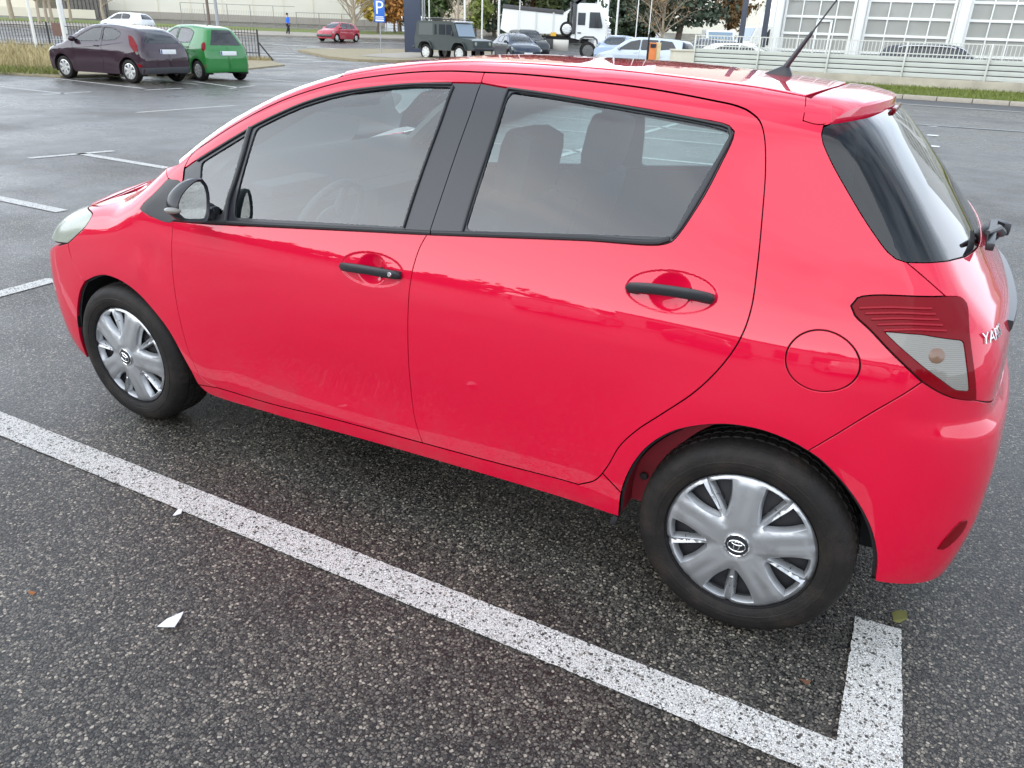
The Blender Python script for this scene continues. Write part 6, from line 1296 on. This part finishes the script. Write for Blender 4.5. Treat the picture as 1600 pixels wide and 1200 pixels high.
# silver estate facing left, pale hatchback behind it
B8 = estate(2.75, .88, .92, .90, 1.58, hood=1.0)
c8 = make_car('parked_car', 'silver-blue estate car facing left beside the orange machine', 'car', (0, 0, 0), 0, B8, ice, [poly((.45, 1.06), (.95, 1.37), (1.38, 1.45), (1.40, 1.07)), poly((1.50, 1.07), (1.48, 1.46), (2.20, 1.45), (2.22, 1.08)), poly((2.32, 1.08), (2.30, 1.45), (2.85, 1.40), (3.05, 1.16))], (.05, .3, 1.0, .8, .62, .5), (1.1, 1.42, .6, .5), lamps=[('headlamp', M['head'], [(-.36, .84), (-.60, .78), (-.70, .62), (-.5, .66)], True)], seams=[[(1.45, 1.46), (1.46, .3)], [(2.3, 1.45), (2.26, .3)]], handles=[(1.3, .94), (2.12, .96)], mirror=(.5, 1.07), glass=CGD)
place(c8, at(957, 37.6), at(1043, 36.4), -1, .90, 2.75)
B9 = estate(2.6, .85, .75, .88, 1.56)
c9 = make_car('parked_car', 'pale blue car half hidden between the truck cab and the silver-blue estate', 'car', (0, 0, 0), 0, B9, paintm('pale_blue_paint', (.22, .28, .36)), WIN5(1.05, 1.0), (.05, .28, 1.0, .8, .6, .48), (1.1, 1.4, .55, .5), lamps=[('headlamp', M['head'], [(-.36, .82), (-.60, .76), (-.70, .62), (-.5, .64)], True)], mirror=(.5, 1.06))
place(c9, at(973, 45.5), at(1003, 49), -1, .88, 2.6)
# white car behind the pale fence, dark SUV with white rails
B14 = hatch(2.7, .86, .95, .89, 1.50, hood=.98); B14.xr = spl([.15, .35, .6, .85, 1.0, 1.25, 1.45], [3.55, 3.64, 3.64, 3.60, 3.35, 2.95, 2.6]); B14.xroof = 2.62
c14 = make_car('parked_car', 'white car behind the left part of the pale fence', 'car', (0, 0, 0), 0, B14, wht, [poly((.45, 1.02), (.95, 1.33), (1.38, 1.39), (1.40, 1.03)), poly((1.48, 1.03), (1.46, 1.395), (2.0, 1.38), (2.45, 1.2), (2.5, 1.06))], (.05, .3, 1.0, .8, .6, .48), None, mirror=(.5, 1.02), glass=CGD)
place(c14, at(1188, 33.0), at(1130, 33.6), 1, .89, 2.7)
B15 = estate(2.86, .90, .95, .94, 1.70, hood=1.10)
c15 = make_car('parked_car', 'dark SUV with white roof rails behind the pale fence before the garage', 'car', (0, 0, 0), 0, B15, paintm('dark_suv_paint', (.012, .014, .022)), [poly((.45, 1.18), (.95, 1.46), (1.38, 1.55), (1.40, 1.19)), poly((1.48, 1.19), (1.46, 1.555), (2.2, 1.545), (2.22, 1.2)), poly((2.32, 1.2), (2.30, 1.545), (2.95, 1.48), (3.15, 1.25))], (.05, .3, 1.0, .8, .66, .54), (1.2, 1.55, .6, .5), handles=[(1.3, 1.04), (2.1, 1.06)], mirror=(.5, 1.19), roofrail=(wht, .95, 3.0), wr=.36, glass=CGD)
place(c15, at(1527, 31.6), at(1419, 32.8), 1, .94, 2.86)
# white car far left
B17 = hatch(2.55, .82, .72, .87, 1.47, hood=.94)
c17 = make_car('parked_car', 'white car across the road at the left end of the warehouse, facing left', 'car', (0, 0, 0), 0, B17, wht, WIN5(.99, 1.), (.05, .28, 1.0, .8, .6, .48), (1.0, 1.32, .55, .5), lamps=[('headlamp', M['head'], [(-.36, .80), (-.60, .74), (-.70, .60), (-.5, .62)], True)], mirror=(.5, 1.0), seams=[[(1.42, 1.34), (1.42, .3)]], handles=[(1.3, .88)])
place(c17, at(168, 65), at(208, 64.5), -1, .87, 2.55)
B10 = estate(2.6, .85, .75, .88, 1.60)
c10 = make_car('parked_car', 'dark car just right of the silver-blue estate', 'car', (0, 0, 0), 0, B10, navy, WIN5(1.07, 1.), (.05, .28, 1.0, .8, .6, .48), (1.12, 1.44, .6, .5), mirror=(.5, 1.06)); c10.location = at(1088, 44); c10.rotation_euler = (0, 0, -CAM['yaw']-1.2)
# boxy off-roader, facing right (nose towards +x)
og = mat('off_roader_green', (.035, .045, .042), .45, coat=.3, noise=(3, .15))
p_ = at(660, 47.2); q_ = at(758, 44.6); a = math.atan2((q_-p_)[1], (q_-p_)[0]); OR = thing('off_roader', 'boxy grey-green off-roader with roof rack parked beside the blue pylon', 'off-roader', (*((p_+q_)[:2]/2), float(gh(*((p_+q_)[:2]/2)))), a)
mb = MB(); mb.prism([(-2.05, .55), (-1.62, .55), (-1.60, .80), (-1.42, .98), (-1.05, .98), (-.86, .80), (-.72, .52), (.62, .52), (.80, .82), (.98, .98), (1.36, .98), (1.54, .80), (1.60, .55), (2.08, .58), (2.10, 1.05), (1.98, 1.10), (.98, 1.20), (-2.08, 1.18)], -.85, .85); mb.build('body', og, OR)
mb = MB(); mb.prism([(-2.08, 1.185), (.98, 1.205), (.72, 1.90), (.55, 1.97), (-1.80, 1.97), (-1.92, 1.90)], -.80, .80); mb.build('cab', og, OR)
for s in (-1, 1):
    for (x0, x1, nm) in ((-.62, -.50, 'side_window'), (-.30, .12, 'side_window'), (.22, .70, 'side_window')):
        mb = MB(); mb.prism([(x0, 1.30), (x1, 1.30), (x1-.10*(x1 > .5)*1.4, 1.80), (x0, 1.80)], s*.805-.012, s*.805+.012); mb.build(nm, dkwin, OR)
    mb = MB(); mb.prism([(-1.80, 1.26), (-.75, 1.26), (-.75, 1.86), (-1.74, 1.86)], s*.803-.008, s*.803+.008); mb.build('side_panel', mat('panel_grey', (.075, .085, .08), .5) if s < 0 else bpy.data.materials['panel_grey'], OR)
    for x in (-1.24, 1.17):
        simple_wheel(OR, x, s*.86, .40, w=.24, flip=-s, spokes=8, rim=mat('steel_white_rim', (.62, .62, .58), .5) if 'steel_white_rim' not in bpy.data.materials else bpy.data.materials['steel_white_rim'])
        mb = MB(); mb.prism([(x-.50, .58), (x-.34, .86), (x-.2, .93), (x+.2, .93), (x+.34, .86), (x+.50, .58), (x+.54, .58), (x+.37, .91), (x+.22, .99), (x-.22, .99), (x-.37, .91), (x-.54, .58)], s*.90-.07, s*.90+.03); mb.build('wheel_arch', og, OR)
    mb = MB(); mb.lathe([(0, .03), (.09, .02), (.10, 0)], Matrix.Translation((2.10, s*.6, .90)) @ Matrix.Rotation(math.pi/2, 4, 'Z'), 18); mb.build('headlamp', M['head'], OR)
    mb = MB(); mb.box((.80, s*.98, 1.36), (.05, .18, .24), bev=.02); mb.build('door_mirror', M['black_trim'], OR)
mb = MB(); mb.prism([(.995, 1.24), (.76, 1.84), (.775, 1.85), (1.01, 1.245)], -.70, .70); mb.build('windscreen', mat('sky_screen', (.16, .22, .27), .05, spec=.8), OR)
[MB().box((q, 0, .63), (.13, 1.7, .15), bev=.02).build('bumper', M['black_trim'], OR) for q in (2.14, -2.14)]
mb = MB()
for y in (-.62, .62): mb.box((-.5, y, 2.06), (2.3, .04, .04))
for x in np.arange(-1.6, .7, .37): mb.box((x, 0, 2.05), (.04, 1.26, .03))
mb.build('roof_rack', M['black_trim'], OR); mb = MB(); mb.box((.78, 0, 1.96), (.22, 1.3, .05), bev=.02); mb.build('sun_visor', M['white'], OR)
TRIM = mat('truck_rim', (.16, .16, .15), .5, metal=.3)
# white tipper truck, facing right
TW = mat('truck_white', (.74, .74, .70), .4, coat=.5, noise=(1, .05)); tg = mat('truck_grey', (.06, .06, .058), .6)
p_ = at(920, 53.2); a = -CAM['yaw']-.06; TR = thing('tipper_truck', 'large white tipper truck with a spare wheel behind its cab', 'truck', p_, a)
mb = MB(); mb.prism([(-1.15, 1.25), (-1.10, 3.0), (-.9, 3.25), (.55, 3.25), (.88, 2.9), (1.05, 2.0), (1.05, .95), (.62, .95), (.55, 1.12), (.36, 1.22), (-.36, 1.22), (-.6, 1.15)], .05, 2.5); mb.build('cab', TW, TR)
for y in (.04, 2.51): mb = MB(); mb.prism([(-.02, 1.85), (-.02, 2.75), (.60, 2.75), (.82, 2.0), (.80, 1.85)], y-.015, y+.015); mb.prism([(-.75, 2.0), (-.75, 2.7), (-.28, 2.7), (-.28, 2.0)], y-.015, y+.015); mb.build('side_window', dkwin, TR)
mb = MB(); mb.prism([(1.06, 1.85), (1.04, 2.0), (.88, 2.85), (.90, 2.87), (1.06, 2.0), (1.075, 1.85)], .2, 2.35); mb.build('windscreen', bpy.data.materials['sky_screen'], TR)
mb = MB(); mb.box((1.06, 1.28, 1.15), (.05, 2.3, .5), bev=.02); mb.box((1.02, 1.28, .7), (.2, 2.45, .5), bev=.04); mb.build('front_bumper', tg, TR)
mb = MB(); mb.box((.98, .02, 1.02), (.20, .08, .22), bev=.03); mb.build('headlamp', M['head'], TR)
mb = MB(); mb.box((-.86, .035, 2.2), (.03, .04, 2.0)); mb.build('door_seam', tg, TR); mb = MB(); mb.box((-.62, .03, 1.55), (.22, .05, .07), bev=.01); mb.build('door_handle', M['black_trim'], TR)
mb = MB(); mb.box((-1.0, .10, 2.35), (.22, .30, 1.75), bev=.03); mb.build('air_intake', tg, TR)
for x_ in (-2.3, -3.4, -4.5): mb = MB(); mb.box((x_, .0, 2.08), (.10, .07, 1.15)); mb.build('body_rib', mat('truck_rib', (.60, .60, .56), .5) if 'truck_rib' not in bpy.data.materials else bpy.data.materials['truck_rib'], TR)
mb = MB(); mb.box((.45, -.16, 2.25), (.12, .16, .8), bev=.03); mb.build('door_mirror', M['black_trim'], TR)
mb = MB(); mb.prism([(-1.5, 1.45), (-1.42, 2.6), (-.95, 3.30), (-.30, 3.72), (-.25, 3.64), (-.90, 3.10), (-1.75, 2.62), (-5.5, 2.86), (-5.65, 1.62), (-5.2, 1.40)], .02, 2.52); mb.build('tipper_body', TW, TR)
mb = MB(); mb.box((-3.6, 1.27, 2.80), (3.85, 2.60, .24), bev=.02, ry=.062); mb.build('tipper_cover', tg, TR)
mb = MB(); mb.box((-2.6, 1.27, 1.12), (5.2, 1.0, .38)); mb.box((-2.3, .4, .85), (.9, .5, .6), bev=.05); mb.build('chassis', tg, TR)
mb = MB(); mb.box((-1.75, .30, .78), (1.0, .5, .68), bev=.03); mb.build('fuel_tank', mat('tank_silver', (.45, .43, .38), .35, metal=.6), TR)
mb = MB(); mb.tube([(-1.22, .10, 1.4), (-1.22, .10, 3.3)], .09, 8); mb.box((-.72, .25, 3.38), (.75, .4, .28), bev=.06); mb.build('exhaust_stack', tg, TR)
mb = MB(); mb.box((-2.25, .0, 1.42), (.35, .05, .22)); mb.build('side_marker', mat('amber_marker', (.7, .38, .02), .4), TR)
for x in (0., -3.2, -4.55):
    for y, fl in ((.06, 1), (2.48, -1)): simple_wheel(TR, x, y, .52, w=.32, flip=fl, spokes=10, rim=TRIM)
    if x:
        mb = MB(); aa = np.linspace(.1, math.pi-.1, 14); o_ = [(x+.72*math.cos(q), .52+.72*math.sin(q)) for q in aa]; i_ = [(x+.66*math.cos(q), .52+.66*math.sin(q)) for q in aa[::-1]]; mb.prism(o_+i_, 0, .5); mb.build('mudguard', TW, TR)
mb = MB(); mb.prism([(-.62, .95), (-.55, 1.22), (-.3, 1.38), (.3, 1.38), (.55, 1.22), (.62, .95), (.56, .95), (.48, 1.16), (.28, 1.28), (-.28, 1.28), (-.48, 1.16), (-.56, .95)], .0, .55); mb.build('mudguard', tg, TR)
sp_ = bpy.data.objects.new('spare_wheel', None); COL.objects.link(sp_); sp_.parent = TR; sp_.location = (-1.42, -.02, 1.30); simple_wheel(sp_, 0, 0, .44, w=.26, flip=1, spokes=10)
for ch in list(sp_.children):
    for g2 in list(ch.children): g2.parent = sp_; g2.location = (0, 0, .44)
    bpy.data.objects.remove(ch)
# vans and boxes at the back
def van(name, label, p, rz, L_, w, h, cabL=1.6, box=False, grp=None):
    t = thing(name, label, 'van', p, rz, grp)
    mb = MB(); mb.prism([(0, .35), (-.02, 1.0), (.55, 1.25), (1.15, h-.08), (1.4, h), (L_, h), (L_+.03, .35)] if not box else [(0, .4), (0, 1.2), (.3, 1.5), (.6, 2.2), (1.5, 2.25), (1.5, .4)], -w/2, w/2); mb.build('body', TW, t, angle=R(20))
    if box: mb = MB(); mb.box(((L_+1.6)/2, 0, (h+.7)/2), (L_-1.6, w+.1, h-.7), bev=.03); mb.build('cargo_box', TW, t)
    for s in (-1, 1): mb = MB(); mb.prism([(.75, 1.3), (1.3, h-.25 if not box else 2.1), (1.7 if not box else 1.35, h-.22 if not box else 2.1), (1.7 if not box else 1.35, 1.3)], s*w/2-.012, s*w/2+.012); mb.build('side_window', dkwin, t)
    mb = MB(); z1 = h-.12 if not box else 2.15; xa, xb = (.57, 1.12) if not box else (.305, .59); mb.prism([(xa, 1.28 if not box else 1.52), (xb, z1), (xb-.03, z1+.01), (xa-.03, 1.28 if not box else 1.52)], -w/2+.12, w/2-.12); mb.build('windscreen', bpy.data.materials['sky_screen'], t)
    for x in (.75, L_-.8):
        for s in (1, -1): simple_wheel(t, x, -s*(w/2-.03), .33, flip=s)
    return t
vy = -CAM['yaw']
van('white_van', 'small white van facing the camera, left of the dark steel columns', at(1127, 56), vy+1.45, 4.6, 1.85, 1.95)
van('box_truck', 'white box truck with dark cab windows behind the dark steel columns', at(1152, 47), vy+.12, 6.2, 2.2, 3.0, box=True)
van('white_van', 'white high van seen from behind in front of the cypresses', at(998, 112), vy-1.57, 5.2, 2.0, 2.3)
# orange machine, post and meter cabinet near the fence end
om = thing('orange_machine', 'orange pay machine with a dark post standing at the end of the pale fence', 'machine', at(1021, 24.3), -CAM['yaw'])
mb = MB(); mb.box((0, 0, .72), (.20, .2, 1.44), bev=.01); mb.build('cabinet', mat('orange_paint', (.62, .17, .03), .45, noise=(9, .25)), om); mb = MB(); mb.box((.17, .02, .72), (.13, .18, 1.46), bev=.01); mb.build('side_panel', mat('cream_panel', (.55, .45, .24), .5, noise=(9, .3)), om); mb = MB(); mb.box((-.13, 0, .83), (.035, .1, 1.66)); mb.build('post', M['under'], om); mb = MB(); mb.box((0, -.11, 1.36), (.16, .02, .10)); mb.build('display', dkwin, om)
cb = tag(MB().box((0, 0, .635), (.60, .40, 1.27), bev=.02).box((0, 0, 1.27), (.66, .46, .05), bev=.01).build('meter_cabinet', mat('cabinet_cream', (.56, .52, .40), .7, noise=(6, .12))), 'cream concrete cabinet between the orange machine and the pale fence', 'cabinet'); cb.location = at(1068, 24.2); cb.rotation_euler = (0, 0, -CAM['yaw'])
# pedestrian in a blue jacket
def person(p, rz, label):
    t = thing('person', label, 'person', p, rz)
    def skin_mesh(name, verts, edges, rads, m, parent):
        me = bpy.data.meshes.new(name); me.from_pydata(verts, edges, []); o = bpy.data.objects.new(name, me); COL.objects.link(o); md = o.modifiers.new('s', 'SKIN'); sv = me.skin_vertices[0].data
        for i, r in enumerate(rads): sv[i].radius = (r, r) if not isinstance(r, tuple) else r
        sv[0].use_root = True; o.modifiers.new('u', 'SUBSURF').levels = 2
        m2 = bpy.data.meshes.new_from_object(o.evaluated_get(bpy.context.evaluated_depsgraph_get())); o.modifiers.clear(); o.data = m2; m2.materials.clear(); m2.materials.append(m); m2.shade_smooth(); o.parent = parent; return o
    skinm = mat('skin', (.45, .27, .19), .6); jk = mat('blue_jacket', (.012, .13, .62), .7); tr = mat('dark_trousers', (.018, .018, .025), .8); hr_ = mat('hair', (.03, .022, .018), .7)
    body = skin_mesh('body', [(0, 0, .95), (0, 0, 1.15), (0, 0, 1.38), (0, 0, 1.50), (0, -.01, 1.60), (0, -.01, 1.70), (.18, 0, 1.40), (.25, .02, 1.12), (.25, -.06, .88), (.25, -.07, .80), (-.18, 0, 1.40), (-.25, .0, 1.12), (-.25, -.03, .88), (-.25, -.04, .80), (.09, .0, .88), (.10, -.10, .50), (.10, -.06, .10), (.10, -.18, .04), (-.09, .0, .88), (-.10, .08, .50), (-.10, .22, .12), (-.10, .12, .04)],
        [(0, 1), (1, 2), (2, 3), (3, 4), (4, 5), (2, 6), (6, 7), (7, 8), (8, 9), (2, 10), (10, 11), (11, 12), (12, 13), (0, 14), (14, 15), (15, 16), (16, 17), (0, 18), (18, 19), (19, 20), (20, 21)], [.13, .14, .15, .06, .085, .09, .06, .05, .04, .035, .06, .05, .04, .035, .09, .065, .045, .04, .09, .065, .045, .04], skinm, t)
    skin_mesh('jacket', [(0, 0, .92), (0, 0, 1.15), (0, 0, 1.38), (0, 0, 1.50), (.19, 0, 1.41), (.26, .02, 1.12), (.26, -.05, .90), (-.19, 0, 1.41), (-.26, 0, 1.12), (-.26, -.03, .90)], [(0, 1), (1, 2), (2, 3), (2, 4), (4, 5), (5, 6), (2, 7), (7, 8), (8, 9)], [(.20, .16), (.19, .16), (.19, .15), .085, .085, .072, .06, .085, .072, .06], jk, t)
    skin_mesh('trousers', [(0, 0, .92), (.095, .0, .86), (.10, -.10, .50), (.10, -.06, .10), (-.095, .0, .86), (-.10, .08, .50), (-.10, .22, .13)], [(0, 1), (1, 2), (2, 3), (0, 4), (4, 5), (5, 6)], [.16, .11, .085, .065, .11, .085, .065], tr, t)
    bm = bmesh.new(); bmesh.ops.create_uvsphere(bm, u_segments=16, v_segments=10, radius=1); MB().bm(bm, Matrix.Translation((0, .02, 1.705)) @ Matrix.Diagonal((.095, .105, .10, 1))).build('hair', hr_, t)
    return t
person(at(450, 73.5), 2.6, 'person in a bright blue jacket and dark trousers walking along the far pavement')

for src, x, y, a, lb in ((c17, -3.2, -14.0, 1.4, 'white car added out of view behind the camera for reflections low in the front door'), (c5, .3, -14.6, 1.62, 'dark blue car added out of view behind the camera for reflections low in the doors'), (c14, 4.6, -13.6, 1.5, 'white car added out of view behind the camera for reflections in the rear quarter'), (c10, 7.6, -14.2, 1.6, 'dark car added out of view behind the camera for reflections in the rear bumper')):  # unseen car copies, added only to be reflected in the red paint
    o = copy_tree_l(src) if False else None
    c_ = src.copy(); COL.objects.link(c_)
    for ch in list(src.children): copy_sub(ch, c_)
    c_.location = (x, y, 0); c_.rotation_euler = (0, 0, a); c_['label'] = lb; c_['group'] = 'unseen cars added behind the camera for reflections'
